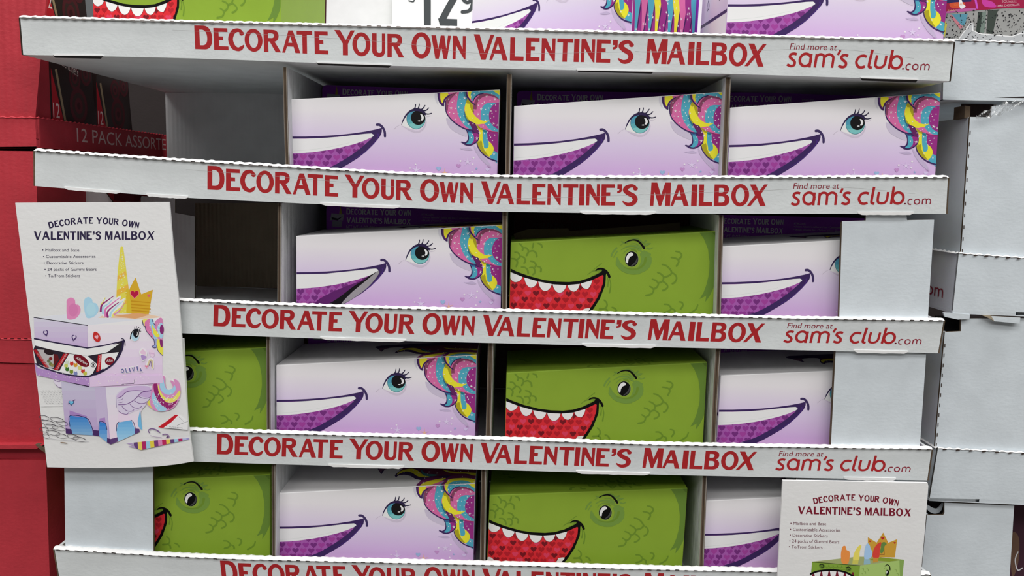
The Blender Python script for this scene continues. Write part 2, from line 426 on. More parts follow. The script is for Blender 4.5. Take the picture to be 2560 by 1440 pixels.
for k, lip in enumerate(L5):
    base = lip.P(0.5, 1.0); base.y = 0.2
    t = empty('display_tray', base, TLAB[k], 'tray', 'lettered cardboard display trays'); TRAYS.append(t)
    # front lip: bent board
    n = 48; TH = 0.0045; vs = []; fs = []; ix = []
    for i in range(n+1):
        u = i/n
        a = lip.P(u, 0.045); b = lip.P(u, 1.0)
        vs += [a, b, b+Vector((0, TH, 0)), a+Vector((0, TH, 0))]
    for i in range(n):
        o = 4*i
        for q in range(4): fs.append((o+q, o+4+q, o+4+(q+1) % 4, o+(q+1) % 4)); ix.append(0)
    fs += [(0, 1, 2, 3), (4*n+3, 4*n+2, 4*n+1, 4*n)]; ix += [1, 1]
    fl_ = mesh('front_lip', vs, fs, [WHITE, BROWN], t, ix)
    # ragged torn rim, a rounded bead that catches the lamps
    vs = []; fs = []; nn = 380; rnd = random.Random(k)
    jit = [rnd.uniform(-1, 1) for _ in range(nn+2)]
    for i in range(nn+1):
        u = i/nn; ph = (u*96) % 1.0
        bump = 0.0009*math.sin(PI*ph)+0.0004*jit[i]-0.0003
        a = lip.P(u, 0.0); lo = lip.P(u, 0.078); hgt = a.z+bump
        vs += [Vector((lo.x, -0.0004, lo.z)), Vector((lo.x, -0.0030, lo.z+0.0009)), Vector((a.x, -0.0014, lo.z*0.5+hgt*0.5)), Vector((a.x, 0.0022, hgt)), Vector((a.x, TH+0.002, hgt-0.0008)), Vector((lo.x, TH, lo.z))]
    for i in range(nn):
        for q in range(5): fs.append((6*i+q, 6*i+6+q, 6*i+7+q, 6*i+q+1))
    rim = mesh('torn_rim', vs, fs, [TORN], t); subpart(rim, fl_)
    # slits of the tear strip
    sl = Art(lambda x, y, off, lip=lip: lip.P(x, y, off+0.0033))
    for i in range(95):
        u0 = (i+0.30)/95; du = 0.0052; j = rnd.uniform(-.008, .008)
        sl.poly([(u0, .052+j), (u0+du*.3, .044+j), (u0+du*.8, .048+j), (u0+du, .054+j), (u0+du*.9, .074+j), (u0+du*.5, .068+j), (u0+du*.1, .075+j)], (132, 124, 120) if k == 0 else (52, 46, 44), layer=1)
    so = sl.build('tear_slits', t); so['kind'] = 'stuff'; subpart(so, fl_)
    # headline
    W1 = 2335.0; SH = (0, .0028, .002, .002, .0025)[k]; U = lambda x, SH=SH: (x-50-4)/W1+0.0017+SH
    art = Art(lambda x, y, off, lip=lip: lip.P(x, y, off))
    for ch, xa, xb, big in HEAD:
        ua, ub = U(xa), U(xb); um = (ua+ub)/2
        vb = 0.752+0.045*min(1, max(0, (um-.18)/.27)); capv = 0.615 if big else 0.565
        put_glyph(art, ch, lambda u, v, ua=ua, ub=ub, vb=vb, capv=capv: (ua+(ub-ua)*u, vb-v*capv), CRIM, 1)
    h_ = art.build('headline_print', t); subpart(h_, fl_)
    # web address
    def mp(x, y, off, lip=lip):
        yt = interp(L5[0].top, x); yb = interp(L5[0].bot, x)
        return lip.P(U(x)+(.0028 if lip is L5[1] and x > 1950 else 0), (y-yt)/(yb-yt), off)
    art = Art(mp); logo(art)
    a_ = art.build('web_address_print', t); subpart(a_, fl_)
    # scuffs and creases in the lip: a few thin pressed lines
    if k in (0, 1):
        ar = Art(mp, base=0.0001)
        for pts in ([(430,75),(700,88),(1000,108),(1200,133),(1545,130),(1900,124)], [(1900,126),(2100,123),(2290,146)], [(1590,128),(1640,131),(1690,127),(1760,120)]):
            ar.stroke(pts, 0.45, (160, 158, 158), cap=False)
        c_ = ar.build('crease_line', t); subpart(c_, fl_)
    # deck, side rails, back rail
    nb = 12; fr = [lip.P(i/nb, 1.0) for i in range(nb+1)]
    vs = []; fs = []
    for p in fr:
        vs += [Vector((p.x, 0.0006, p.z)), Vector((p.x, DEPTH, p.z)), Vector((p.x, DEPTH, p.z+0.004)), Vector((p.x, 0.0006, p.z+0.004))]
    for i in range(nb):
        for q in range(4): fs.append((4*i+q, 4*i+4+q, 4*i+4+(q+1) % 4, 4*i+(q+1) % 4))
    fs += [(0, 1, 2, 3), (4*nb+3, 4*nb+2, 4*nb+1, 4*nb)]
    mesh('deck', vs, fs, [WHITE], t)
    for u, sx in ((0, 1), (1, -1)):
        a, b = lip.P(u, 0.06), lip.P(u, 1.0); e = Vector((sx*0.004, 0, 0))
        q0 = [Vector((a.x, 0.0046, a.z)), Vector((b.x, 0.0046, b.z)), Vector((b.x, DEPTH, b.z)), Vector((a.x, DEPTH, a.z))]
        hexa('side_rail', q0, [p+e for p in q0], [WHITE, BROWN], t, [0, 0, 1, 0, 0, 0])
        # folded corner, brown cut edge seen beside the lip
        x = -0.0022 if u == 0 else 0.0005
        q0 = [Vector((a.x+x, 0.0002, a.z)), Vector((b.x+x, 0.0002, b.z)), Vector((b.x+x+.0017, 0.0002, b.z)), Vector((a.x+x+.0017, 0.0002, a.z))]
        hexa('cut_edge', q0, [p+Vector((0, .012, 0)) for p in q0], BROWN if k else DARKCUT, t)

def deckz(k, x):
    lip = L5[k]; a, b = lip.P(0, 1), lip.P(1, 1); u = (x-a.x)/(b.x-a.x)
    return lip.P(max(0, min(1, u)), 1).z

# hand slots under the lips: a dark cut in the fold with a lit flap edge
SLOTS = [(0,132,142,258,150,7),(0,790,160,978,168,6),(0,1440,180,1635,183,5),(0,2150,197,2295,198,7),
         (1,160,474,300,481,4),(1,365,484,470,489,6),(1,800,513,1000,520,4),(1,1450,534,1640,538,4),(1,2145,532,2285,534,5),
         (2,1455,861,1640,872,5),(2,800,847,1015,852,4),(2,2135,880,2270,884,4),
         (3,820,1162,1010,1170,4),(3,1440,1178,1625,1190,5),(3,2110,1197,2240,1201,4)]
for k, x0, y0, x1, y1, h in SLOTS:
    lip = L5[k]; ya, yb = interp(lip.bot, x0), interp(lip.bot, x1)
    up = k > 0
    if k == 0:
        q = [(x0, ya-1), (x0+6, ya+h-1), (x1-6, yb+h-1), (x1, yb-1)]
        pslab('hand_slot', q, -0.0006, 0.0005, ink((16, 12, 12)), TRAYS[k])
        pslab('slot_flap', [(x0+1, ya-3), (x1-2, yb-3.5), (x1+2, yb-0.5), (x0+2, ya+0.5)], -0.0012, 0.001, POSTER, TRAYS[k])
    else:
        pts = []; m = 14
        for i in range(m+1):
            x = x0+(x1-x0)*i/m; y = interp(lip.bot, x)
            pts.append((x, y+3.2+random.uniform(-.7, .7) if 0 < i < m else y-1))
        pslab('torn_flap', [(x1, yb-4), (x0, ya-4)]+pts, -0.0012, 0.003, POSTER, TRAYS[k])

# ------------------------------------------------------------------ dividers, back panels, corner panels (parts of the tray they stand on)
def divider(k, xt0, yt, xb0, wpx, depth=0.19, mat=RIBBED, bend=0.0):
    """upright board between bays on tray k; px of its front edge top and bottom"""
    yb = interp(L5[k].bot, xb0)-3
    Y0 = 0.010; n = 8; vs = []; fs = []; ix = []
    for i in range(n+1):
        t = i/n; x = xt0+(xb0-xt0)*t+bend*math.sin(PI*t); y = yt+(yb-yt)*t
        a = at(x, y, Y0); b = at(x+wpx, y, Y0)
        zz = a.z
        vs += [a, Vector((b.x, b.y, zz)), Vector((b.x, Y0+depth, zz)), Vector((a.x, Y0+depth, zz))]
    for i in range(n):
        for q in range(4): fs.append((4*i+q, 4*i+4+q, 4*i+4+(q+1) % 4, 4*i+(q+1) % 4)); ix.append(1 if q == 0 else 0)
    fs += [(0, 1, 2, 3), (4*n+3, 4*n+2, 4*n+1, 4*n)]; ix += [1, 1]
    o = mesh('divider', vs, fs, [mat, BROWN], TRAYS[k], ix)
    # pale liners on both sides of the brown fluted edge
    q = []
    for dx in (0.0, wpx-1.8, wpx*0.5-.9):
        pts = []
        for i in range(n+1):
            t = i/n; x = xt0+(xb0-xt0)*t+bend*math.sin(PI*t)+dx; pts.append((x, yt+(yb-yt)*t))
        q.append(pts)
    ar = Art(lambda x, y, off: at(x, y, Y0-0.0004-off))
    for pts, c in zip(q, ((120, 112, 104), (150, 146, 140), (62, 50, 42))): ar.stroke(pts, 1.6, c, cap=False, smooth=False)
    e = ar.build('liner_edge', TRAYS[k]); subpart(e, o)
    return o
divider(1, 708, 168, 719, 10, 0.40, bend=-2); divider(1, 1268, 186, 1262, 12); divider(1, 1815, 193, 1800, 13)
divider(2, 695, 508, 694, 9, 0.40); divider(2, 1257, 529, 1255, 12); divider(2, 1798, 538, 1789, 11)
divider(3, 667, 842, 668, 9); divider(3, 1221, 857, 1213, 13); divider(3, 1790, 871, 1776, 12, bend=-2)
divider(4, 680, 1163, 681, 9); divider(4, 1204, 1174, 1199, 12); divider(4, 1757, 1191, 1745, 11)

def back_panel(k, x0, x1, Y, ytop, mat, name='back_panel'):
    lip = L5[k]
    a = at(x0, ytop, Y); b = at(x1, ytop, Y)
    q = [Vector((a.x, Y, a.z)), Vector((a.x, Y, deckz(k, a.x)+.004)), Vector((b.x, Y, deckz(k, b.x)+.004)), Vector((b.x, Y, b.z))]
    return slab(name, q, 0.004, [mat], TRAYS[k])
back_panel(1, 413, 2050, 0.455, 231, RIBX); back_panel(2, 487, 2060, 0.455, 508, RAW); back_panel(3, 330, 2060, 0.455, 800, RAW); back_panel(4, 330, 2060, 0.455, 1100, RAW)
# stepped white stiffener in the left empty bay of the third tray
pslab('stiffener_panel', [(352,490),(438,494),(438,532),(487,541),(487,760),(352,760)], 0.30, 0.004, [RIBX, BROWN], TRAYS[2])
pslab('dark_label', [(262,478),(352,484),(352,492),(345,507),(275,500)], 0.295, 0.002, ink((70, 22, 30)), TRAYS[2])
pslab('side_panel', [(160,474),(262,478),(282,506),(160,506)], 0.20, 0.004, [RIBX, BROWN], TRAYS[2])
# corner panels that carry the tray above
def corner(k, px, Y=0.006):
    o = pslab('corner_panel', px, Y, 0.004, [COOL, BROWN], TRAYS[k]); bevel(o, 0.0006)
    return o
corner(2, [(2165,526),(2164,551),(2105,553),(2098,796),(2320,800),(2336,549),(2268,550),(2266,526)])
pslab('corner_return', [(2103,556),(2107,556),(2100,796),(2096,796)], 0.0095, 0.003, BROWN, TRAYS[2])
corner(3, [(2089,876),(2077,1115),(2300,1118),(2316,884)])
pslab('corner_return', [(2086,880),(2090,880),(2078,1116),(2074,1116)], 0.0095, 0.003, BROWN, TRAYS[3])
corner(4, [(160,1150),(163,1376),(384,1392),(382,1162)])
pslab('corner_return', [(379,1165),(383,1165),(385,1392),(381,1392)], 0.0095, 0.003, BROWN, TRAYS[4])
corner(4, [(1990,1196),(1985,1425),(2304,1430),(2310,1200)], 0.008)
corner(3, [(150,818),(152,1072),(440,1080),(440,835)], 0.012)
corner(2, [(140,470),(142,742),(330,748),(330,488)], 0.34)
# side walls that close the bays at the back right
for k, px in ((1, 2352), (2, 2336), (3, 2316), (4, 2310)):
    a = at(px-2, interp(L5[k-1].bot, px)+2, 0.014); zb = deckz(k, a.x)+.004
    q0 = [Vector((a.x-.004, .20, a.z)), Vector((a.x-.004, .20, zb)), Vector((a.x-.004, DEPTH, zb)), Vector((a.x-.004, DEPTH, a.z))]
    hexa('side_wall', q0, [p+Vector((.004, 0, 0)) for p in q0], [COOL], TRAYS[k])

# ------------------------------------------------------------------ mailbox kits
YF = 0.030
BW = 527/F*(DC+YF)*1.0            # width of a kit
BD = 0.165                        # depth
HL = 0.1335; SL = math.tan(math.radians(4.55)); HR = HL+BW*SL
TOPANG = math.atan(SL)
def pose(TL, TR, Y=YF):
    a, b = at(*TL, Y), at(*TR, Y)
    d = b-a; s = math.hypot(d.x, d.z)/math.hypot(BW, BW*SL); ang = math.atan2(d.z, d.x)-TOPANG
    M = Matrix.Rotation(-ang, 4, 'Y') @ Matrix.Scale(s, 4)
    M = Matrix.Translation(a - M @ Vector((0, 0, HL))) @ M
    return M
REFU = pose((1285,265), (1812,229)); REFD = pose((1277,606), (1793,578)); REFT = pose((694,1233), (1188,1208)); REFDT = pose((1224,1238), (1719,1220))
def to_local_front(M):
    Mi = M.inverted()
    def f(px, py):
        p = Mi @ at(px, py, YF); return (p.x, p.z)
    return f
def to_local_top(M):
    Mi = M.inverted(); o = Mi @ CAM
    def f(px, py):
        d = Mi.to_3x3() @ ray(px, py)
        t = (HL+SL*o.x-o.z)/(d.z-SL*d.x); p = o+d*t
        return (p.x, p.y)
    return f
FRAME = [(0.0006, 0.0), (BW-0.0006, 0.0), (BW-0.0006, HR-0.0008), (0.0006, HL-0.0008)]
TFRAME = [(0.0006, 0.0006), (BW-0.0006, 0.0006), (BW-0.0006, BD-.001), (0.0006, BD-.001)]
def front_map(x, y, off): return Vector((x, -off, y))
def top_map(x, y, off): return Vector((x, y, HL+SL*x+off))
class PArt(Art):
    """art typed in photo or zoom pixels, stored in the local frame of the kit face"""
    def __init__(s, mapper, frame, conv): super().__init__(mapper, frame); s.conv = conv; s.z = lambda x, y: (x, y); s.fat = 1.0
    def zoom(s, ox, oy, sc): s.z = lambda x, y: (ox+x/sc, oy+y/sc); s.sc = sc
    def c(s, p): return s.conv(*s.z(*p))
    def B(s, pts, col, smooth=True, layer=None, clipto=None, n=5):
        p = cr(pts, True, n) if smooth else pts
        s.poly([s.c(q) for q in p], col, layer=layer, clipto=clipto)
    def K(s, pts, w0, col, w1=None, layer=None, cap=True, taper=None):
        u = math.dist(s.conv(1500, 700), s.conv(1501, 700))/s.sc*s.fat
        s.stroke([s.c(q) for q in pts], w0*u, col, None if w1 is None else w1*u, layer=layer, cap=False, taper=taper)
        if cap:
            for p, ww in ((pts[0], w0), (pts[-1], w0 if w1 is None else w1)):
                s.poly([s.c(q) for q in ell(p[0], p[1], ww/2, ww/2, 12)], col, layer=(layer or s.L)+.4)

# --- print of the lilac kit
INK = (58, 38, 88); PINK = (206, 104, 158); TEAL = (78, 162, 184); YEL = (226, 218, 52); OLI = (166, 156, 34); MAG = (146, 46, 126); MAR = (132, 66, 96); PLUM = (96, 36, 92)
WH = (240, 242, 242)
def unicorn_front(open_mouth=False):
    A = PArt(front_map, FRAME, to_local_front(REFU))
    A.zoom(1280, 320, 9.846)
    lower = [(2300,130),(2300,200),(2285,270),(2240,350),(2100,520),(1900,720),(1700,880),(1500,1010),(1240,1170),(1000,1290),(700,1400),(400,1480),(-80,1560)]
    sil = [(-80,385),(400,374),(800,352),(1200,320),(1600,268),(1900,215),(2150,160),(2290,118)]
    A.B(sil[:-1]+[(2290,118)]+lower, INK, smooth=False)
    inner_low = [(2050,378),(1985,440),(1900,520),(1750,650),(1550,800),(1350,930),(1150,1050),(950,1145),(700,1235),(400,1335),(-80,1440)]
    A.B(cr(inner_low, False, 3)+[(-80,440),(800,410),(1600,315)], (158, 86, 162), smooth=False)
    hull = [A.c(p) for p in cr(inner_low, False, 2)+[(-80,300),(2060,300)]]
    rnd = random.Random(3)
    cols = [(112, 46, 118), (140, 56, 140), (122, 48, 124), (154, 64, 146)]
    A.L += 1
    for r_, (y, x0) in enumerate([(545,130),(700,10),(860,145),(1015,80),(1170,10),(1325,145)]):
        for i in range(11):
            x = x0+i*206
            h = heart(x, y, 176, 160)
            A.poly([A.c(p) for p in h], cols[(i*3+r_*2) % 4], layer=A.L, clipto=hull)
    teeth = [(-80,440),(400,430),(800,406),(1200,366),(1600,312),(1900,272),(2040,262),(2085,285),(2098,318),(2040,362),(1850,450),(1600,540),(1300,620),(1000,690),(600,755),(300,785),(-80,808)]
    A.B(teeth, WH, smooth=False)
    A.K([(-80,748),(300,722),(700,672),(1100,600),(1500,505)], 5, (196, 204, 198), cap=False)
    A.K([(2195,262),(2210,330),(2100,500),(1850,740),(1550,940)], 26, (70, 42, 118), 10, cap=False)
    if open_mouth:
        A.B([(560,1180),(1100,900),(1600,610),(1950,400),(2080,330),(2110,350),(1900,640),(1500,1000),(1000,1270),(500,1440)], (20, 16, 22))  # shaded gap of the open mouth, painted as a dark wedge
        A.B([(2075,335),(2105,400),(1850,720),(1500,1000),(1150,1190),(1400,900),(1800,560)], (150, 146, 150))
        A.B([(560,1090),(1100,800),(1500,640),(1800,520),(1500,700),(1000,1080),(500,1330)], (92, 34, 100))
        A.B([(-80,440),(800,406),(1600,312),(2000,262),(2060,300),(1800,470),(1300,620),(600,755),(-80,800)], WH, smooth=False)
    A.K([(2180,42),(2240,42),(2300,85),(2345,150),(2372,230),(2376,325)], 62, (62, 48, 92), 58)
    # eye
    A.zoom(1560, 220, 9.846)
    A.B([(40,1040),(150,1090),(280,1130),(390,1150),(500,1130),(590,1030),(640,900),(655,960),(600,1090),(500,1180),(390,1205),(250,1170)], (200, 188, 206))
    A.K([(-150,1130),(-80,1060),(0,1020)], 14, (190, 178, 196), 4, cap=False)
    A.B([(30,1020),(70,930),(130,830),(200,740),(300,685),(450,665),(590,710),(620,800),(605,900),(550,1010),(470,1090),(380,1122),(280,1118),(150,1072)], (244, 246, 246))
    lid = [A.c(p) for p in [(60,1000),(100,800),(170,700),(300,640),(620,640),(660,900),(600,1040),(380,1140),(150,1120)]]
    A.poly([A.c(p) for p in ell(392, 862, 236, 254, 36)], (40, 70, 84), clipto=lid)
    A.poly([A.c(p) for p in ell(392, 862, 228, 246, 36)], (92, 168, 176), clipto=lid)
    A.poly([A.c(p) for p in clip(ell(392, 862, 226, 244, 36), [(100,600),(700,600),(700,790),(100,900)])], (78, 148, 172), clipto=lid)
    A.poly([A.c(p) for p in clip(ell(392, 862, 222, 240, 36), [(100,1010),(700,900),(700,1200),(100,1200)])], (122, 190, 188), clipto=lid)
    A.poly([A.c(p) for p in ell(444, 832, 178, 178, 36)], (20, 18, 20))
    A.B([(498,740),(550,752),(585,808),(578,862),(545,900),(508,888),(528,848),(520,790)], WH)
    A.B([(430,912),(475,898),(502,914),(470,926)], WH)
    up = [(25,1020),(60,900),(130,765),(230,660),(340,608),(440,598),(540,622),(620,690),(640,765)]
    dn = [(615,765),(540,700),(440,668),(300,682),(200,742),(130,832),(70,940),(38,1022)]
    A.B(cr(up, False, 4)+cr(dn, False, 4), (46, 34, 72), smooth=False)
    A.L += 1
    for pts in ([(340,625),(372,580),(388,500)], [(430,615),(462,570),(480,490)], [(515,635),(575,590),(620,520)], [(565,662),(650,640),(712,582)], [(600,715),(690,735),(782,712)]):
        A.K(pts, 34, (40, 34, 62), 20, layer=A.L)
    A.K([(640,800),(700,795),(770,770)], 8, (196, 186, 202), cap=False)
    # printed drop shadow of the mane
    A.B([(870,210),(860,330),(900,440),(950,500),(930,400),(940,200)], (206, 204, 212))
    A.B([(1150,820),(1170,960),(1260,1090),(1420,1190),(1640,1270),(1650,1130),(1480,1030),(1330,930)], (196, 186, 206))
    # mane body
    A.B([(1260,120),(1140,380),(1118,560),(1150,700),(1230,820),(1350,930),(1500,1030),(1640,1092),(1800,1112),(1900,1180),(2500,1200),(2560,60),(1900,60)], PINK, smooth=False)
    A.B([(1440,150),(1350,250),(1240,380),(1195,520),(1175,650),(1118,560),(1128,400),(1200,290),(1280,215),(1350,150)], MAR)
    A.B([(1500,100),(1445,280),(1415,420),(1408,560),(1430,700),(1480,830),(1550,940),(1650,1040),(1795,1108),(1730,980),(1650,860),(1600,720),(1590,560),(1640,440),(1660,300),(1620,100)], TEAL)
    A.B([(1570,150),(1600,300),(1650,420),(1690,380),(1650,280),(1620,150)], (58, 120, 140))
    A.B([(1600,600),(1620,760),(1700,900),(1720,860),(1640,740),(1610,600)], OLI)
    A.B([(1600,640),(1590,760),(1640,880),(1690,960),(1700,900),(1630,780)], (48, 110, 132))
    A.B([(1660,360),(1720,350),(1790,450),(1815,560),(1812,690),(1740,620),(1700,470),(1640,440)], OLI)
    A.B([(1640,425),(1680,470),(1712,452),(1760,600),(1840,730),(1940,820),(2050,862),(2210,862),(2080,945),(1960,965),(1840,942),(1720,862),(1640,742),(1602,620),(1612,500)], YEL, n=3)
    A.B([(1830,680),(1815,540),(1850,400),(1920,290),(2040,205),(2200,200),(2350,240),(2500,360),(2300,300),(1950,480),(1890,600)], MAR)
    A.B([(1832,640),(1848,585),(1895,592),(1905,480),(1950,380),(2040,290),(2180,250),(2330,280),(2520,400),(2520,700),(2200,800),(2040,862),(1930,815),(1850,740)], PINK, n=3)
    A.B([(2008,845),(1998,700),(2010,600),(2070,490),(2180,425),(2340,425),(2520,470),(2520,1180),(2300,1120),(2180,1050),(2090,945),(2215,862),(2110,870)], TEAL, n=3)
    A.poly([A.c(p) for p in ell(2440, 750, 238, 330, 36)], MAG)
    A.B([(2220,890),(2300,990),(2420,1065),(2520,1080),(2520,1150),(2300,1120),(2150,1010),(2090,950),(2150,920)], TEAL)
    A.B([(1925,975),(2085,948),(2180,1050),(2310,1122),(2440,1140),(2250,1150),(2080,1085),(1960,1030)], PINK)
    A.B([(1740,60),(1758,300),(1802,400),(1830,340),(1920,250),(2060,185),(2200,198),(2350,235),(2540,360),(2540,40)], TEAL)
    A.B([(1690,60),(1688,230),(1730,330),(1762,310),(1752,230),(1800,60)], YEL)
    A.B([(2290,60),(2370,165),(2540,230),(2540,40)], YEL)
    A.K([(1635,60),(1655,250),(1712,345),(1780,425),(1862,485)], 44, INK, 26)
    A.K([(1806,400),(1850,310),(1940,230),(2065,188)], 20, INK, 28)
    A.B([(940,140),(950,300),(985,430),(1080,520),(1100,440),(1160,330),(1260,240),(1300,140)], (112, 42, 108))
    A.B([(1030,140),(1000,340),(1040,445),(1062,435),(1092,352),(1150,290),(1225,228),(1260,140)], YEL)
    A.B([(1195,170),(1220,160),(1420,150),(1280,225),(1200,235)], PINK)
    A.K([(955,140),(950,300),(982,420),(1030,490),(1078,520)], 42, INK, 30)
    A.K([(1078,505),(1085,425),(1150,325),(1272,232)], 34, INK, 18)
    A.K([(1128,400),(1124,560),(1155,700),(1235,820),(1350,930),(1500,1030),(1640,1090),(1800,1112)], 22, INK, 34)
    # lower curls
    A.zoom(1640, 300, 14.22)
    A.B([(1000,1130),(1150,1180),(1300,1190),(1450,1170),(1300,1090),(1150,1120)], (186, 170, 200))
    A.B([(1500,1000),(1520,1150),(1620,1330),(1800,1560),(2100,1800),(2000,1560),(1750,1300)], (188, 172, 200))
    A.B([(1300,120),(1400,160),(1530,210),(1620,330),(1680,560),(1690,700),(1660,830),(1560,930),(1450,990),(1350,1022),(1200,1010),(1100,950),(1030,905),(1070,880),(1150,905),(1240,860),(1280,760),(1280,640),(1240,520),(1195,430),(1300,440),(1450,470),(1380,300)], INK, n=3)
    A.B([(1340,160),(1500,215),(1600,360),(1660,560),(1560,560),(1480,480),(1400,320)], PLUM)
    A.B([(1440,540),(1500,560),(1660,600),(1650,760),(1580,860),(1450,950),(1380,975),(1460,900),(1500,760),(1480,620)], MAG)
    A.B([(1300,540),(1400,545),(1470,620),(1500,740),(1470,880),(1350,970),(1220,950),(1295,880),(1325,740)], TEAL)
    A.B([(1240,470),(1330,490),(1400,480),(1430,545),(1300,540)], (52, 96, 140))
    A.B([(1960,440),(2150,500),(2450,520),(2450,1400),(2200,1240),(2180,1000),(2080,880),(1990,800)], MAG, smooth=False)
    A.B([(1560,240),(1680,340),(1820,400),(1960,500),(1975,820),(2090,895),(2180,1020),(2205,1150),(2150,1290),(2050,1398),(1880,1325),(1740,1200),(1640,1050),(1610,920),(1685,780),(1700,520),(1650,400)], YEL, n=3)
    A.B([(1600,270),(1700,330),(1830,400),(1830,460),(1720,440),(1640,370)], OLI)
    A.B([(1820,440),(1890,430),(1960,480),(1980,650),(1995,800),(2028,950),(2010,1060),(1930,1108),(1855,1070),(1850,980),(1815,780)], TEAL, n=3)
    A.B([(1822,440),(1960,480),(1955,540),(1830,500)], (44, 112, 122))
    A.B([(1755,820),(1790,900),(1800,1000),(1850,1120),(1950,1280),(2030,1390),(1880,1325),(1740,1200),(1640,1050),(1615,930),(1690,830),(1700,870)], OLI, n=3)
    A.B([(2205,1190),(2310,1240),(2450,1330),(2450,1700),(2200,1520),(2060,1400),(2150,1300)], TEAL)
    A.K([(1606,920),(1640,1055),(1740,1215),(1870,1350),(2000,1440),(2150,1505),(2400,1580)], 30, INK, 48)
    A.K([(1640,340),(1900,430),(2100,500),(2400,520)], 10, (150, 40, 90), 26, cap=False)
    # glitter
    A.zoom(1560, 220, 9.846); A.L += 2
    for x, y, r in [(1405,250,40),(1605,320,52),(1265,570,50),(1205,355,28),(2150,260,40),(2355,330,52),(1950,360,28),(2010,580,50),(1935,710,44),(2115,860,38),(2320,930,52),(1370,855,34),(1575,915,52),(1455,545,30),(1440,705,28),(1690,960,34),(2200,555,28),(2180,715,28),(2375,625,28),(1900,1305,52),(1972,1172,48),(2160,1150,28),(2150,1310,26),(2340,1220,28),(1965,140,40),(2100,1590,36),(2320,1690,44),(2410,970,34)]:
        A.poly([A.c(p) for p in star(x, y, r, rot=-PI/2+random.uniform(-.2, .2))], WH, layer=A.L)
    for x, y in [(1190,480),(1290,430),(1340,395),(1375,580),(1330,705),(1230,690),(1530,190),(1490,350),(1520,460),(1510,615),(1535,670),(1497,790),(1580,750),(1840,210),(1770,265),(2215,125),(2280,200),(2090,405),(2035,440),(2235,360),(1940,490),(1830,610),(2120,590),(2075,715),(2265,470),(2370,475),(2255,625),(2280,680),(2325,765),(2245,800),(2200,960),(2055,1000),(2000,1035),(2230,1070),(2335,1075),(1805,950),(1795,1210),(1760,1290),(2085,1187),(2240,1275),(2285,1355),(1915,1085),(2215,1220),(1630,620),(1800,810)]:
        A.poly([A.c(p) for p in ell(x, y, 13, 13, 8)], WH, layer=A.L)
    # small pale confetti low on the face
    A.zoom(0, 0, 1); 
    for kind, x, y, r, col in [('s',1729,412,12,(214,200,226)),('d',1711,411,2.4,(228,220,236)),('d',1744,402,2.4,(228,220,236)),('d',1742,418,2,(228,220,236)),('h',1706,422,12,(186,140,190)),('s',1783,424,6,(176,140,184)),('h',1656,430,13,(150,178,208)),('s',1600,436,13,(214,200,226)),('d',1584,432,2,(228,220,236)),('d',1598,422,2.2,(228,220,236)),('s',1671,442,12,(222,178,150)),('h',1779,430,11,(206,190,222)),('d',1740,438,2.2,(228,220,236)),('s',1751,429,5,(140,176,206)),('s',1690,462,9,(222,208,230)),('h',1620,470,12,(180,130,190)),('s',1560,470,10,(214,200,226))]:
        p = star(x, y, r) if kind == 's' else heart(x, y, r) if kind == 'h' else ell(x, y, r, r, 10)
        A.poly([A.c(q) for q in p], col, layer=A.L)
    return A
def unicorn_top():
    A = PArt(top_map, TFRAME, to_local_top(REFT)); A.zoom(920, 1160, 8)
    A.B([(990,440),(1000,400),(1060,325),(950,300),(850,240),(720,215),(600,235),(570,265),(535,230),(620,150),(700,90),(640,60),(420,75),(320,130),(275,200),(240,170),(190,90),(160,20),(600,-30),(2300,-40),(2300,480),(1600,470)], INK, n=2)
    A.B([(600,215),(660,130),(760,95),(900,90),(1000,110),(1100,200),(1300,260),(1500,235),(2250,200),(2250,-20),(1000,60),(700,90)], (104, 36, 74), smooth=False)
    A.B([(580,220),(640,150),(760,105),(900,95),(1010,140),(1100,215),(1240,262),(1100,265),(990,245),(880,175),(760,150),(660,180)], YEL)
    A.B([(1060,110),(1160,190),(1400,215),(1300,245),(1150,240),(1090,200)], (60, 120, 130))
    A.B([(1500,110),(1700,150),(2250,190),(2250,280),(2000,200),(1750,190),(1580,160)], YEL)
    A.B([(210,95),(260,175),(290,130),(420,80),(300,70)], (112, 74, 104))
    A.B([(1000,440),(1020,370),(1100,310),(1300,265),(1560,275),(1480,330),(1500,460)], (112, 40, 96))
    A.B([(1050,440),(1080,395),(1200,345),(1400,300),(1560,285),(1400,370),(1200,450)], YEL)
    A.B([(1200,450),(1340,390),(1530,330),(1480,400),(1400,450)], PINK)
    A.B([(1380,450),(1440,400),(1520,350),(1500,450)], TEAL)
    A.B([(1510,450),(1530,340),(1620,255),(1780,220),(2000,220),(2250,270),(2250,460)], (112, 40, 96))
    A.B([(1560,460),(1570,370),(1640,305),(1800,285),(2000,285),(2250,350),(2250,470)], YEL)
    A.B([(1610,470),(1640,380),(1760,340),(1900,330),(2030,360),(2120,420),(2100,470)], TEAL)
    A.L += 1
    rnd = random.Random(5)
    for i in range(30):
        x, y = rnd.uniform(700, 2150), rnd.uniform(110, 400)
        if y > 380-(x-700)*.2 and x < 1100: continue
        A.poly([A.c(q) for q in (star(x, y, 22) if i % 3 == 0 else ell(x, y, 8, 8, 8))], WH, layer=A.L)
    return A

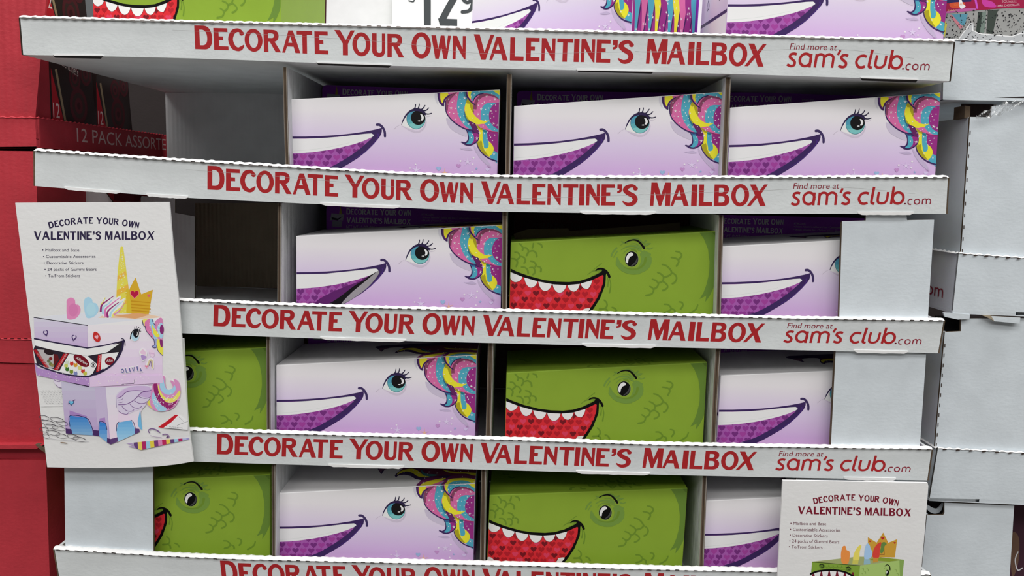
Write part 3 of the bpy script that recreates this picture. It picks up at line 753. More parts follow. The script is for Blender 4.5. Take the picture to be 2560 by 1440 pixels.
# --- print of the green kit
BLK = (8, 8, 8); GD = (104, 134, 44); GD2 = (110, 142, 62)
def dino_front():
    A = PArt(front_map, FRAME, to_local_front(REFD)); A.zoom(1260, 560, 8); A.fat = 1.3
    up = [(90,868),(130,890),(250,950),(500,1040),(800,1120),(1050,1152),(1300,1160),(1500,1140),(1700,1080),(1850,1010),(1960,950),(2000,905)]
    side = [(2038,960),(2035,1100),(2025,1220),(1990,1310),(1920,1490),(1800,1680),(1750,1750),(1600,1900),(1350,2060),(1000,2180),(50,2300)]
    A.B(up+side, BLK, smooth=False)
    inner = [(1992,1010),(1980,1180),(1930,1340),(1850,1500),(1760,1640),(1680,1715),(1500,1860),(1250,1990),(900,2090),(50,2180)]
    intop = [(50,930),(130,960),(400,1068),(700,1152),(1000,1208),(1250,1222),(1500,1200),(1750,1128),(1992,1010)]
    A.B(intop+inner, (206, 44, 52), smooth=False)
    hull = [A.c(p) for p in inner+[(50,700),(2000,700)]]
    pal = {'d': (112, 24, 34), 'm': (164, 30, 38), 'n': (172, 32, 44), 'p': (208, 62, 92)}
    A.L += 1
    for y, x0, seq in [(1140,1850,'m'),(1230,210,'dmpmdmmpdmnm'),(1365,150,'nmpdmnpdmnpd'),(1490,250,'pdmnpdmnpdmn'),(1610,195,'dmnpdmnpdmnp'),(1735,130,'mdmnpdmnpdm'),(1860,215,'nmpdmnpdmn')]:
        for i, c in enumerate(seq):
            A.poly([A.c(p) for p in heart(x0+i*163.5, y+i*3, 132, 120)], pal[c], layer=A.L, clipto=hull)
    A.L += 1
    for xa, ya, xb, yb, xm, ym in [(80,940,372,1068,215,1168),(403,1068,672,1150,530,1278),(683,1148,958,1208,815,1348),(970,1204,1252,1222,1105,1382),(1268,1222,1518,1200,1392,1358),(1532,1196,1762,1128,1665,1306)]:
        t = [(xa-6,ya-26),(xb+6,yb-26)]+cr([(xb+5,yb),(xb-.09*(xb-xa),yb+(ym-yb)*.50),(xb-.27*(xb-xa),yb+(ym-yb)*.86),(xm+4,ym),(xa+.25*(xb-xa),ya+(ym-ya)*.84),(xa+.07*(xb-xa),ya+(ym-ya)*.46),(xa-5,ya)], False, 4)
        A.poly([A.c(p) for p in t], (96, 22, 30), layer=A.L)
        t2 = [(xm+(p[0]-xm)*.955, p[1]-7) for p in t]
        A.poly([A.c(p) for p in t2], (238, 238, 232), layer=A.L+1)
    A.L += 1
    for p in ([(90,1740),(130,1700),(200,1720),(250,1800),(90,1840)], [(1560,1760),(1600,1700),(1720,1690),(1640,1790),(1500,1860)]): A.B(p, (238, 238, 232))
    A.B(up+[(1992,1010),(1750,1128),(1500,1200),(1250,1222),(1000,1208),(700,1152),(400,1068),(90,946)], BLK, smooth=False)
    # cheek lines
    for p, a, b in (([(1670,1015),(1760,950),(1850,930),(1960,930)], 8, 34), ([(1790,915),(1870,850),(1950,790)], 6, 14), ([(2065,1060),(2085,1150),(2070,1255)], 10, 26), ([(2110,1090),(2135,1200),(2125,1300),(2110,1380)], 14, 24), ([(1730,1060),(1850,1000),(1950,945)], 4, 14)):
        A.K(p, a, GD, b)
    A.K([(1835,930),(1880,902),(1950,895),(2020,925),(2075,985),(2110,1062)], 20, BLK, 42)
    A.B([(1985,900),(2040,930),(2042,1010),(2000,1040),(1940,980)], BLK)
    # scales
    for Z, L_ in (((1260,560,8), [[(310,390),(350,430),(380,480),(368,525)],[(395,472),(450,480),(490,545),(450,632)],[(510,548),(580,535),(640,580),(655,655)],[(588,385),(582,430),(565,478)],[(680,388),(740,410),(765,465)],[(215,562),(280,575),(318,630),(310,670),(262,712)],[(340,645),(400,670),(430,730),(402,782)],[(150,690),(220,700),(268,760),(245,852)],[(525,740),(590,755),(638,810),(622,862)],[(345,862),(420,870),(470,920),(485,992)],[(510,872),(580,870),(615,920),(610,980),(575,1012)],[(665,850),(712,860),(742,900),(735,955)]]),
                  ((1480,560,8), [[(1670,545),(1740,560),(1792,610),(1780,660),(1728,712)],[(1580,668),(1660,680),(1722,712),(1732,765),(1690,842)],[(1400,808),(1480,830),(1550,890),(1592,970),(1540,1030),(1445,1062)],[(1310,968),(1380,1000),(1430,1060),(1405,1145),(1325,1182)],[(1600,970),(1670,1020),(1692,1090),(1655,1165),(1605,1192)],[(1205,1102),(1280,1130),(1325,1190),(1300,1260),(1235,1300)],[(1420,1150),(1490,1200),(1512,1260),(1465,1308),(1410,1330)],[(1155,1245),(1210,1280),(1232,1330),(1190,1400),(1080,1428)]]),
                  ((1480,640,8), [[(1740,915),(1800,930),(1818,990),(1770,1062)],[(1440,965),(1520,972),(1580,1040),(1540,1100),(1450,1132)],[(1590,1050),(1650,1082),(1658,1135)],[(240,880),(290,930),(298,1000),(250,1048),(148,1056)],[(400,1025),(460,1050),(492,1105)],[(250,1048),(300,1080),(310,1140)],[(2115,975),(2080,1060),(2000,1120),(1940,1150)]])):
        A.zoom(*Z)
        A.L += 1
        for p in L_: A.K(p, 22, GD, 30, layer=A.L)
    # neck shade
    A.zoom(1480, 560, 8)
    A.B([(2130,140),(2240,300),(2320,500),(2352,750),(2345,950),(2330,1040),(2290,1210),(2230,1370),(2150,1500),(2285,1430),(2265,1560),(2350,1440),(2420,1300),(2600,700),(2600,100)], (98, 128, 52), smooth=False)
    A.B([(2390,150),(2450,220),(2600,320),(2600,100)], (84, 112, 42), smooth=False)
    # eye
    A.B([(500,660),(560,760),(660,850),(800,890),(930,850),(985,700),(960,600),(1030,530),(1120,570),(1190,690),(1172,830),(1080,930),(940,990),(800,1003),(640,960),(530,870),(478,790)], GD2)
    for p, a, b in (([(640,870),(780,905),(930,890),(1040,800),(1075,680)], 10, 44), ([(1120,740),(1125,830),(1070,925)], 30, 20), ([(510,690),(550,760),(595,820)], 20, 8), ([(480,800),(600,930),(780,992),(950,985)], 16, 26), ([(1040,545),(1130,590),(1160,610)], 20, 44), ([(1110,600),(1130,660),(1190,680)], 34, 12),
                    ([(580,520),(700,450),(850,440),(980,480)], 6, 44), ([(620,590),(720,505),(860,485),(985,540)], 6, 24), ([(770,400),(880,395),(985,470)], 6, 18), ([(560,430),(640,380),(700,375)], 4, 22), ([(385,640),(420,560),(495,475)], 26, 26), ([(430,670),(470,600),(505,545)], 8, 22), ([(590,350),(660,370),(760,320),(900,300),(1020,370),(1080,335)], 18, 26), ([(1060,420),(1120,400),(1170,385)], 50, 14), ([(1100,480),(1160,495),(1220,470)], 24, 10), ([(780,515),(860,520),(890,550)], 10, 22)):
        A.K(p, a, GD2 if a != 10 else GD, b)
    A.poly([A.c(p) for p in ell(792, 700, 140, 160, 36)], (150, 174, 108))
    A.poly([A.c(p) for p in ell(792, 700, 134, 154, 36)], BLK)
    A.B([(905,640),(915,720),(880,790),(800,840),(780,835),(850,770),(890,700)], (66, 66, 68))
    A.B([(790,568),(822,590),(820,628),(770,652),(732,705),(715,780),(688,772),(676,700),(700,630),(745,580)], WH)
    A.K([(660,378),(730,338),(830,318),(920,340),(1000,420),(1045,485)], 12, BLK, 36)
    return A
def dino_top():
    A = PArt(top_map, TFRAME, to_local_top(REFDT)); A.zoom(1210, 1160, 4.83)
    for p in ([(1095,290),(1055,285),(1045,315)],[(1165,285),(1180,300),(1225,300)],[(1260,245),(1290,270),(1350,262)],[(1370,240),(1390,270),(1440,268)],[(1465,225),(1490,262),(1560,265)],[(1520,270),(1550,295),(1590,262)],[(1630,240),(1650,270),(1690,280)],[(1500,180),(1520,215),(1580,215)],[(1610,190),(1630,220),(1690,225)],[(1700,200),(1720,235),(1780,240)],[(1800,225),(1830,255),(1900,260)],[(1640,165),(1680,190),(1740,185)],[(1760,265),(1770,280),(1775,290)],[(230,120),(260,130),(300,125)],[(300,150),(330,170),(370,160)]):
        A.K(p, 9, GD, 11)
    return A
# --- purple header card behind each kit (local frame)
HC = (150, 60, 186)
def header_art(dim=False):
    A = Art(lambda x, y, off: Vector((x, BD+0.012-off, y)))
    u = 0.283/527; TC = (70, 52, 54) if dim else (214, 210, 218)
    x0 = 66*u; w_ = 188*u; b = HL+0.0205
    def T(txt, xa, xb, yb, h, big): 
        art = Art(lambda x, y, off: Vector((x, BD+0.012-off, -y))); line_text(art, txt, xa, xb, -yb, h, TC, big, layer=1)
        o = len(A.v); A.v += art.v; k = A._mi(TC); A.f += [tuple(o+i for i in f) for f in art.f]; A.ix += [k]*len(art.f)
    T('DECORATE YOUR OWN', x0, x0+w_, b+.004, .0085, 1.12); T("VALENTINE'S MAILBOX", x0, x0+w_, b-.0095, .0085, 1.12)
    g = (196, 186, 204)
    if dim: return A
    ftext(A, 'NET WT 12 OZ (340g)', (x0, b-.0185), (x0+.048, b-.0185), .0055, g, up=(0, 1))
    ftext(A, 'KIT INCLUDES', (x0+w_+.017, b+.0055), (x0+w_+.035, b+.0055), .003, g, up=(0, 1))
    ftext(A, "\u2022 Unicorn Valentine's mailbox and base \u2022 Customizable accessories", (x0+w_+.017, b+.001), (x0+w_+.108, b+.001), .003, g, up=(0, 1))
    ftext(A, '\u2022 24 packs of Gummi Bears \u2022 To/From stickers \u2022 Decorative stickers', (x0+w_+.017, b-.004), (x0+w_+.108, b-.004), .003, g, up=(0, 1))
    # little kit picture
    A.poly([(.010, b-.006), (.030, b-.006), (.032, b+.004), (.012, b+.005)], (176, 172, 186)); A.poly([(.013, b-.016), (.028, b-.016), (.029, b-.007), (.013, b-.007)], (160, 154, 176))
    A.poly([(.024, b+.004), (.0285, b+.004), (.0262, b+.018)], (176, 158, 70)); A.poly([(.012, b-.001), (.022, b-.003), (.030, b+.001), (.022, b-.006), (.013, b-.005)], (60, 40, 70))
    return A
def box_body(name, mat, parent):
    x1, y1 = BW, BD
    vs = [(0, 0, 0), (x1, 0, 0), (x1, 0, HR), (0, 0, HL), (0, y1, 0), (x1, y1, 0), (x1, y1, HR), (0, y1, HL)]
    fs = [(0, 1, 2, 3), (5, 4, 7, 6), (4, 0, 3, 7), (1, 5, 6, 2), (3, 2, 6, 7), (4, 5, 1, 0)]
    o = mesh(name, vs, fs, [mat], parent, world=False); bevel(o, 0.0011, 3); return o
def snout_side():
    """left end face of the lilac kit: mouth line and teeth running round the corner"""
    A = Art(lambda x, y, off: Vector((-off, x, y)), frame=[(0.0006, 0), (BD-.001, 0), (BD-.001, HL-.001), (.0006, HL-.001)])
    A.poly([(0, 0), (BD, 0), (BD, HL-.062), (0, HL-.072)], (158, 86, 162))
    A.poly([(0, HL-.092), (BD, HL-.086), (BD, HL-.054), (0, HL-.060)], WH)
    A.stroke([(0, HL-.0575), (BD, HL-.051)], .0045, INK, cap=False)
    for cx in (.045, .12):
        A.poly(heart(cx, HL-.030, .016, .018), INK); A.poly(heart(cx, HL-.030, .011, .012), (214, 200, 220))
    return A
def hair_side():
    """right end face of the lilac kit: hanging strands"""
    A = Art(lambda x, y, off: Vector((BW+off, x, y)), frame=[(0.0006, 0), (BD-.001, 0), (BD-.001, HR-.001), (.0006, HR-.001)])
    A.poly([(0, .05), (.03, .035), (.06, .03), (.10, .035), (.14, .03), (BD, .04), (BD, HR), (0, HR)], MAG)
    cs = [TEAL, PINK, TEAL, YEL, MAG, TEAL, YEL, PINK, MAG, TEAL]
    for i in range(10):
        x = .004+i*.0168; b = .030+.014*((i*37) % 5)/4
        A.blob([(x-.004, HR), (x+.012, HR), (x+.016, .11), (x+.010, .07), (x+.004, b), (x+.001, .08), (x-.006, .11)], cs[i])
        A.stroke([(x+.014, HR), (x+.018, .11), (x+.012, .07), (x+.004, b)], .0022, INK, cap=False)
    A.L += 1
    for i in range(70): A.poly(star(.006+random.random()*.15, .05+random.random()*.1, .0028, inner=.25), WH, layer=A.L)
    return A

def make_kit(kind, name):
    root = bpy.data.objects.new(name, None); COL.objects.link(root); root.empty_display_size = .05
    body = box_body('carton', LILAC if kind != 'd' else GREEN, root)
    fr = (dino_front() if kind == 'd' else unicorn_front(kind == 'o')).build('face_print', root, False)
    tp = (dino_top() if kind == 'd' else unicorn_top()).build('top_print', root, False)
    subpart(fr, body); subpart(tp, body)
    if kind == 'd': tp['kind'] = 'stuff'
    if kind != 'd':
        s1 = snout_side().build('snout_print', root, False); subpart(s1, body)
        s2 = hair_side().build('strand_print', root, False); subpart(s2, body)
    z1 = HL+.0385 if kind != 'd' else HL+.034
    r = .006; x1 = BW-.004
    pts = [(.004, .02), (x1, .02), (x1, z1-r), (x1-r*.3, z1-r*.3), (x1-r, z1), (.004+r, z1), (.004+r*.3, z1-r*.3), (.004, z1-r)]
    vs = [(x, BD+.012, z) for x, z in pts]+[(x, BD+.0145, z) for x, z in pts]; n = len(pts)
    fs = [tuple(range(n)), tuple(range(2*n-1, n-1, -1))]+[(i, i+n, (i+1) % n+n, (i+1) % n) for i in range(n)]
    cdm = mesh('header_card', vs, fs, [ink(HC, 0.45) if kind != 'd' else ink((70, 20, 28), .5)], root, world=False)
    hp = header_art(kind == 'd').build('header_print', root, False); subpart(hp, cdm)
    return root
PROTO = {}
def kids(o): return [c for c in bpy.data.objects if c.parent == o]
def copy_tree(o, parent=None):
    c = o.copy(); COL.objects.link(c)
    if parent: c.parent = parent
    for ch in kids(o): copy_tree(ch, c)
    return c
def kit(kind, TL, TR, label, group, deck=None, M=None, no_card=False):
    name = 'green_mailbox_kit' if kind == 'd' else 'lilac_mailbox_kit'
    if kind not in PROTO: PROTO[kind] = o = make_kit(kind, name)
    else: o = copy_tree(PROTO[kind])
    M = M or pose(TL, TR)
    o.matrix_world = M
    tag(o, label, 'mailbox kit', group)
    if DBG and TL: 
        k = min(range(5), key=lambda k: abs(deckz(k, M.translation.x)-M.translation.z)); print('KIT', TL, 'base-deck mm', round((M.translation.z-deckz(k, M.translation.x))*1000, 1), 'right', round(((M@Vector((BW,0,0))).z-deckz(k, (M@Vector((BW,0,0))).x))*1000, 1), 'scale', round(M.to_scale().x, 3))
    return o
DBG = False
GU = 'lilac unicorn-faced mailbox kits'; GN = 'green dinosaur-faced mailbox kits'
kit('u', (727,248), (1250,224), 'lilac unicorn-faced kit in the top bay row, leftmost, right of the empty bay', GU)
kit('u', (1285,265), (1812,229), 'lilac unicorn-faced kit in the top bay row, middle one between two dividers', GU)
kit('u', (1825,269), (2352,231), 'lilac unicorn-faced kit at the right end of the top bay row, mane in full view', GU)
kit('o', (740,590), (1257,562), 'lilac unicorn-faced kit with its mouth flap popped open, left of a green kit', GU)
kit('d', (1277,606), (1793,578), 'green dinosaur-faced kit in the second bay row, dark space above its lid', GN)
kit('u', (1806,616), (2320,588), 'lilac unicorn-faced kit half hidden by the corner panel with a top tab', GU)
kit('d', (180,894), (668,868), 'green dinosaur-faced kit peeping out beside the unicorn poster, its mouth hidden', GN)
kit('u', (690,913), (1192,887), 'lilac unicorn-faced kit in the third bay row, left of a toothy green kit', GU)
kit('d', (1266,932), (1768,905), 'green dinosaur-faced kit in the third bay row, mouth flap torn at its corner', GN)
kit('u', (1802,939), (2300,917), 'lilac unicorn-faced kit in the third bay row, right end behind a plain corner panel', GU)
kit('d', (190,1208), (675,1186), 'green dinosaur-faced kit in the bottom bay row, left half behind a white panel', GN)
kit('u', (694,1233), (1188,1208), 'lilac unicorn-faced kit in the bottom bay row, whole face and mane tip in view', GU)
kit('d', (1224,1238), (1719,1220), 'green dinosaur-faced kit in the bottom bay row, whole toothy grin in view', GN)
kit('u', (1762,1252), (2250,1228), 'lilac unicorn-faced kit in the bottom bay row, right part hidden by the dinosaur poster', GU)
# kits standing in the topmost tray
def stand(pxr, Y, deg):
    p = at(pxr, 80, Y); z = deckz(0, p.x)+.0045
    return Matrix.Translation(Vector((p.x, p.y, z))) @ Matrix.Rotation(-math.radians(deg), 4, 'Z') @ Matrix.Rotation(math.radians(1.2), 4, 'Y') @ Matrix.Translation(Vector((-BW, 0, 0)))
kit('u', None, None, 'lilac unicorn-faced kit on top of the display at the right, lower face showing', GU, M=stand(2358, .022, 0))
kit('d', None, None, 'green dinosaur-faced kit on top of the display at the left, lower grin showing', GN, M=stand(700, .095, 9))
kit('u', None, None, 'lilac unicorn-faced kit turned sideways on top of the display, mane strands on its end face', GU, M=stand(1577, .02, 40))
# dark loose flaps on top of the green kit of the second row
fl2 = pslab('loose_flap', [(1290,606),(1284,585),(1320,573),(1420,571),(1424,578),(1660,560),(1700,556),(1700,583)], 0.09, 0.003, board('dim_board', (70, 58, 46)))
tag(fl2, 'loose brown board flap lying above the second-row green dinosaur kit', 'flap')

# ------------------------------------------------------------------ red candy cartons at the left
RD = (120, 24, 38)
def edge_fringe(name, a, b, parent, mat, hgt=.0016, th=.004, seed=1, side=False):
    """torn perforated edge running between two world points"""
    rnd = random.Random(seed); n = max(20, int((b-a).length/.0022)); vs = []; fs = []
    nrm = Vector((0, 1, 0)) if not side else Vector((-1, 0, 0))
    for i in range(n+1):
        t = i/n; p = a.lerp(b, t)
        h = hgt*(0.5+0.5*math.sin(2*PI*t*(b-a).length/.0125))+rnd.uniform(0, .0005)
        vs += [p-nrm*.0008, p-nrm*.0016+Vector((0, 0, h*.5)), p+Vector((0, 0, h+.0008)), p+nrm*th]
    for i in range(n):
        for q in range(3): fs.append((4*i+q, 4*i+4+q, 4*i+5+q, 4*i+q+1))
    o = mesh(name, vs, fs, [mat], parent); return o
YR = 0.062
c = at(97, 330, YR)
t1 = empty('red_candy_carton', Vector((c.x-.1, YR+.2, at(97, 369, YR).z)), 'open red candy carton at top left reading 12 PACK ASSORTED on its side rim', 'carton', 'red candy cartons')
XR = c.x
zt, zb_ = at(97, 296, YR).z, at(97, 369, YR).z
pslab('front_rim', [(-90,293),(97,296),(99,369),(-90,371)], YR, .004, [RED, RED], t1)
q0 = [Vector((XR, YR, zt)), Vector((XR, YR, zb_)), Vector((XR, YR+.5, zb_)), Vector((XR, YR+.5, zt))]
sr = hexa('side_rim', q0, [p-Vector((.004, 0, 0)) for p in q0], [REDS], t1)
ar = Art(lambda x, y, off: Vector((XR+off, x, y)))
ftext(ar, '12 PACK ASSORTED', (YR+.105, zb_+.013), (YR+.47, zb_+.013), .021, (200, 168, 168), up=(0, 1))
tx = ar.build('rim_lettering', t1); subpart(tx, sr)
e = edge_fringe('torn_rim', Vector((XR-.001, YR, zt)), Vector((XR-.001, YR+.5, zt)), t1, REDS, side=True)
e = edge_fringe('torn_rim', at(-90, 293, YR), at(97, 296, YR), t1, RED)
pslab('carton_floor', [(-90,371),(99,369),(99,366),(-90,368)], YR, .42, [RED], t1)
pslab('front_panel', [(-90,-60),(121,-60),(88,296),(-90,294)], YR+.005, .004, [RED, REDS], t1)
a = at(88, 290, YR+.009); z0 = a.z; z1 = at(100, -60, YR).z
q0 = [Vector((a.x, YR+.009, z1)), Vector((a.x, YR+.009, z0-.02)), Vector((a.x, YR+.05, z0-.02)), Vector((a.x, YR+.05, z1))]
hexa('side_panel', q0, [p-Vector((.004, 0, 0)) for p in q0], [REDS], t1)
def pack(y0, y1, z0, z1, xo, label, txt=True):
    """upright pouch of chocolates: dark front with rose rings, red corner with a count, clear bulging film"""
    x = XR-.012-xo; ym = (y0+y1)/2
    t = empty('rose_candy_pack', Vector((x-.02, ym, z0)), label, 'candy pack', 'rose candy packs in the red carton')
    out = cr([(y0,z0),(y1,z0),(y1+.004,z0+(z1-z0)*.5),(y1-.012,z1-.008),(ym,z1),(y0+.012,z1-.01),(y0-.003,z0+(z1-z0)*.5)], True, 4)
    n = len(out); vs = []
    for k, (sc, dx) in enumerate([(1, -.030), (1, -.004), (.9, .0)]):
        vs += [Vector((x+dx, ym+(p[0]-ym)*sc, (z0+z1)/2+(p[1]-(z0+z1)/2)*sc)) for p in out]
    fs = [(k*n+i, k*n+(i+1) % n, (k+1)*n+(i+1) % n, (k+1)*n+i) for k in (0, 1) for i in range(n)]+[tuple(range(n)), tuple(range(3*n-1, 2*n-1, -1))]
    body = mesh('pouch', vs, fs, [ink((44, 30, 30), .3)], t)
    A = Art(lambda u, v, off: Vector((x+off, u, v)))
    w_, h = y1-y0, z1-z0
    A.poly([(y0+.006, z0+.01), (y0+w_*.36, z0+.01), (y0+.006, z0+h*.66)], (176, 30, 44))
    A.stroke([(y0+w_*.37, z0+.01), (y0+.02, z0+h*.66)], .006, (150, 130, 104), cap=False)
    for cy, cz, r in ((.62, .38, .2), (.55, .62, .13), (.8, .68, .13)):
        for q, rr in enumerate((1, .72, .45, .2)):
            A.poly(ell(y0+w_*cy, z0+h*cz, w_*r*rr, w_*r*rr, 18), ((84, 32, 40), (60, 40, 40), (88, 34, 42), (60, 24, 30))[q])
    ftext(A, '12', (y0+.008, z0+.040), (y0+.026, z0+.040), .022, (226, 200, 200), up=(0, 1))
    if txt: ftext(A, "Valentine's", (y0+.026, z0+h*.72), (y0+.085, z0+h*.64), .013, (196, 180, 176), up=(0, 1), slant=.15)
    p = A.build('pouch_print', t); subpart(p, body)
zc = zb_+.005
pack(YR+.055, YR+.190, zc, zc+.165, 0, 'front pack of rose chocolates with a printed 12, in the open red carton')
pack(YR+.200, YR+.330, zc, zc+.16, .004, 'rear pack of rose chocolates deep in the open red carton', False)
zc2 = at(150, 60, YR).z
pack(YR+.045, YR+.175, zc2-.008, zc2+.11, 0, 'pack of rose chocolates above the top tray, left of the green dinosaur kit')

t2 = empty('red_candy_carton', at(20, 1110, YR+.2), 'middle red candy carton behind the unicorn poster, with a perforated tear line', 'carton', 'red candy cartons')
def carton(name, px, Y, depth, mats, parent):
    q0 = [at(x, y, Y) for x, y in px]; q1 = [p+Vector((0, depth, 0)) for p in q0]
    return hexa(name, q0, q1, mats, parent)
carton('upper_sleeve', [(-90,376),(-90,846),(101,850),(90,378)], YR, .42, [RED], t2)
carton('lower_rim', [(-90,848),(-90,904),(107,909),(104,852)], YR-.002, .424, [RED], t2)
carton('lower_body', [(-90,906),(-90,1112),(113,1112),(106,911)], YR+.001, .42, [RED], t2)
e = edge_fringe('torn_rim', at(-90, 847, YR-.002), at(104, 850, YR-.002), t2, RED, hgt=.001)
sl = Art(lambda x, y, off: at(x, y, YR-.0035-off))
for i in range(7): x = -8+i*17; sl.poly([(x, 845.5), (x+9, 845.6), (x+9, 847.6), (x, 847.4)], (60, 12, 22), layer=1)
o = sl.build('tear_slits', t2); o['kind'] = 'stuff'
t3 = empty('red_candy_carton', at(20, 1450, YR+.2), 'bottom red candy carton with a lighter folded rim, left of the white corner panel', 'carton', 'red candy cartons')
carton('folded_rim', [(-90,1113),(-90,1122),(92,1122),(110,1112)], YR-.012, .03, [RED], t3)
carton('rim_recess', [(-90,1123),(-90,1146),(118,1148),(113,1122)], YR+.006, .40, [REDS], t3)
pslab('torn_corner', [(88,1111),(96,1112),(116,1126),(114,1133),(98,1122)], YR-.014, .008, [BROWN], t3)
carton('carton_body', [(-90,1150),(-90,1500),(126,1500),(115,1150)], YR+.002, .42, [RED], t3)
# sliver of a purple bag in the gap
pb = empty('purple_candy_bag', at(156, 1330, .32), 'shiny purple candy bag seen in the gap left of the lowest corner panel', 'candy bag')
A = Art(lambda x, y, off: at(x, y, .30-off))
b_ = pslab('bag_body', cr([(140,1200),(172,1205),(175,1270),(172,1345),(150,1352),(143,1290)], True, 4), .30, .05, ink((52, 24, 96), .2), pb)
A.blob([(150,1240),(162,1236),(160,1262),(152,1270)], (96, 54, 150)); A.blob([(148,1300),(166,1290),(165,1306),(150,1316)], (140, 120, 160)); A.blob([(150,1322),(164,1318),(162,1345),(152,1346)], (150, 30, 60))
p = A.build('bag_print', pb); subpart(p, b_)

# ------------------------------------------------------------------ plain white stack at the right
YW = 0.052
def wtray(lab, lipq, side_depth, panelq=None, text=None, notch=None):
    base = at(lipq[3][0]+40, lipq[3][1], YW+.2)
    t = empty('plain_display_tray', base, lab, 'tray', 'plain white trays of the neighbouring display')
    lp = pslab('front_lip', lipq, YW, .004, [COOL, BROWN], t)
    a, b = at(*lipq[0], YW), at(*lipq[3], YW); x = (a.x+b.x)/2
    q0 = [Vector((a.x, YW+.0005, a.z)), Vector((b.x, YW+.0005, b.z)), Vector((b.x, YW+side_depth, b.z)), Vector((a.x, YW+side_depth, a.z))]
    s_ = hexa('side_lip', q0, [p+Vector((.004, 0, 0)) for p in q0], [COOL], t)
    q0 = [Vector((b.x, YW, b.z)), Vector((b.x, YW+.42, b.z)), Vector((b.x+.25, YW+.42, b.z)), Vector((b.x+.25, YW, b.z))]
    hexa('deck', q0, [p+Vector((0, 0, .004)) for p in q0], [COOL], t)
    e = edge_fringe('torn_rim', a, at(*lipq[1], YW), t, POSTER, seed=3); subpart(e, lp)
    e = edge_fringe('torn_rim', a, a+Vector((0, side_depth, 0)), t, POSTER, side=True, seed=4); subpart(e, s_)
    sl = Art(lambda x, y, off: at(x, y, YW-.0022-off)); n = 9
    for i in range(n):
        u = (i+.35)/n; x = lipq[0][0]+(lipq[1][0]-lipq[0][0])*u; y = lipq[0][1]+(lipq[1][1]-lipq[0][1])*u
        sl.poly([(x, y+2), (x+4, y-.5), (x+10, y+.5), (x+11, y+2.5), (x+6, y+3.6), (x+1, y+4)], (58, 48, 44), layer=1)
    o = sl.build('tear_slits', t); o['kind'] = 'stuff'; subpart(o, lp)
    if text:
        A = Art(lambda u, v, off: Vector((b.x-off-.0002, u, v)))
        ftext(A, text, (YW+.105, b.z+.018), (YW+.030, b.z+.018), .020, WINE, up=(0, 1))
        A.stroke([(YW+.135, b.z+.02), (YW+.125, b.z+.045)], .006, CRIM); 
        o = A.build('web_address_print', t); subpart(o, s_)
    if panelq:
        pn = pslab('corner_panel', panelq, YW+.006, .004, [COOL, BROWN], t); bevel(pn, .0006)
        a2, b2 = at(*panelq[0], YW+.0062), at(*panelq[-1], YW+.0062)
        q0 = [a2+Vector((0, .004, 0)), b2+Vector((0, .004, 0)), b2+Vector((0, .30, 0)), a2+Vector((0, .30, 0))]
        hexa('side_panel', q0, [p+Vector((.004, 0, 0)) for p in q0], [COOL], t)
        A = Art(lambda x, y, off: at(x, y, YW+.0055-off))
        (xa, ya), (xb, yb) = panelq[0], panelq[-1]
        for i in range(11):
            u = .10+.085*i; x = xa+(xb-xa)*u+3; y = ya+(yb-ya)*u
            if y < 1440: A.poly([(x-1.2, y), (x+1.2, y), (x+.8, y+9), (x-1.6, y+9)], (70, 62, 58), layer=1)
        o = A.build('fold_slits', t); o['kind'] = 'stuff'
    return t
wtray('plain white tray end at top right, speckled candy bag standing in it', [(2360,100),(2640,112),(2640,238),(2357,249)], .42, None, '.com')
wt = wtray('plain white tray at the right with .com on its side, blank panel above', [(2397,634),(2640,652),(2640,794),(2381,784)], .42,
      [(2425,292),(2478,293),(2479,266),(2640,240),(2640,660),(2402,640)], '.com')
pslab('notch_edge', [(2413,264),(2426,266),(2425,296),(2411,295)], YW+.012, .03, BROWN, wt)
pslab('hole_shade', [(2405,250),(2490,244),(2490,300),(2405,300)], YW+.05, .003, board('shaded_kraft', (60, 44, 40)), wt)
wt = wtray('plain white tray right of the fourth lettered tray, folded tab above it', [(2345,1121),(2640,1137),(2640,1266),(2323,1252)], .42,
      [(2362,830),(2402,828),(2402,796),(2640,794),(2640,1140),(2337,1122)])
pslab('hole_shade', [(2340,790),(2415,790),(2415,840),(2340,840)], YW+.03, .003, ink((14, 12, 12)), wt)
pslab('folded_tab', [(2478,790),(2551,794),(2549,809),(2486,803)], YW-.004, .004, [COOL, BROWN], wt)
pslab('tab_fluting', [(2458,789),(2478,790),(2486,803),(2476,797)], YW-.004, .004, RAW, wt)
pslab('tuck_flap', [(2358,781),(2425,786),(2424,797),(2395,799),(2362,792)], YW-.001, .003, [COOL, COOL], wt)
t = empty('plain_display_tray', at(2400, 1450, YW+.2), 'lowest blank white panel at the right, round-cornered hand hole at its top left', 'tray', 'plain white trays of the neighbouring display')
pn = pslab('corner_panel', [(2317,1288),(2358,1287),(2361,1282),(2361,1256),(2536,1263),(2521,1500),(2297,1500)], YW+.006, .004, [COOL, BROWN], t); bevel(pn, .0006)
a2, b2 = at(2317, 1288, YW+.0062), at(2297, 1500, YW+.0062)
q0 = [a2+Vector((0, .004, 0)), b2+Vector((0, .004, 0)), b2+Vector((0, .30, 0)), a2+Vector((0, .30, 0))]
hexa('side_panel', q0, [p+Vector((.004, 0, 0)) for p in q0], [COOL], t)
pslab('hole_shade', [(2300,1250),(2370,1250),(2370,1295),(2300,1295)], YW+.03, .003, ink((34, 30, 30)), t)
pslab('curled_tape', cr([(2318,1262),(2332,1270),(2345,1272),(2358,1258),(2352,1278),(2336,1284),(2320,1276)], True, 4), YW+.02, .003, COOL, t)
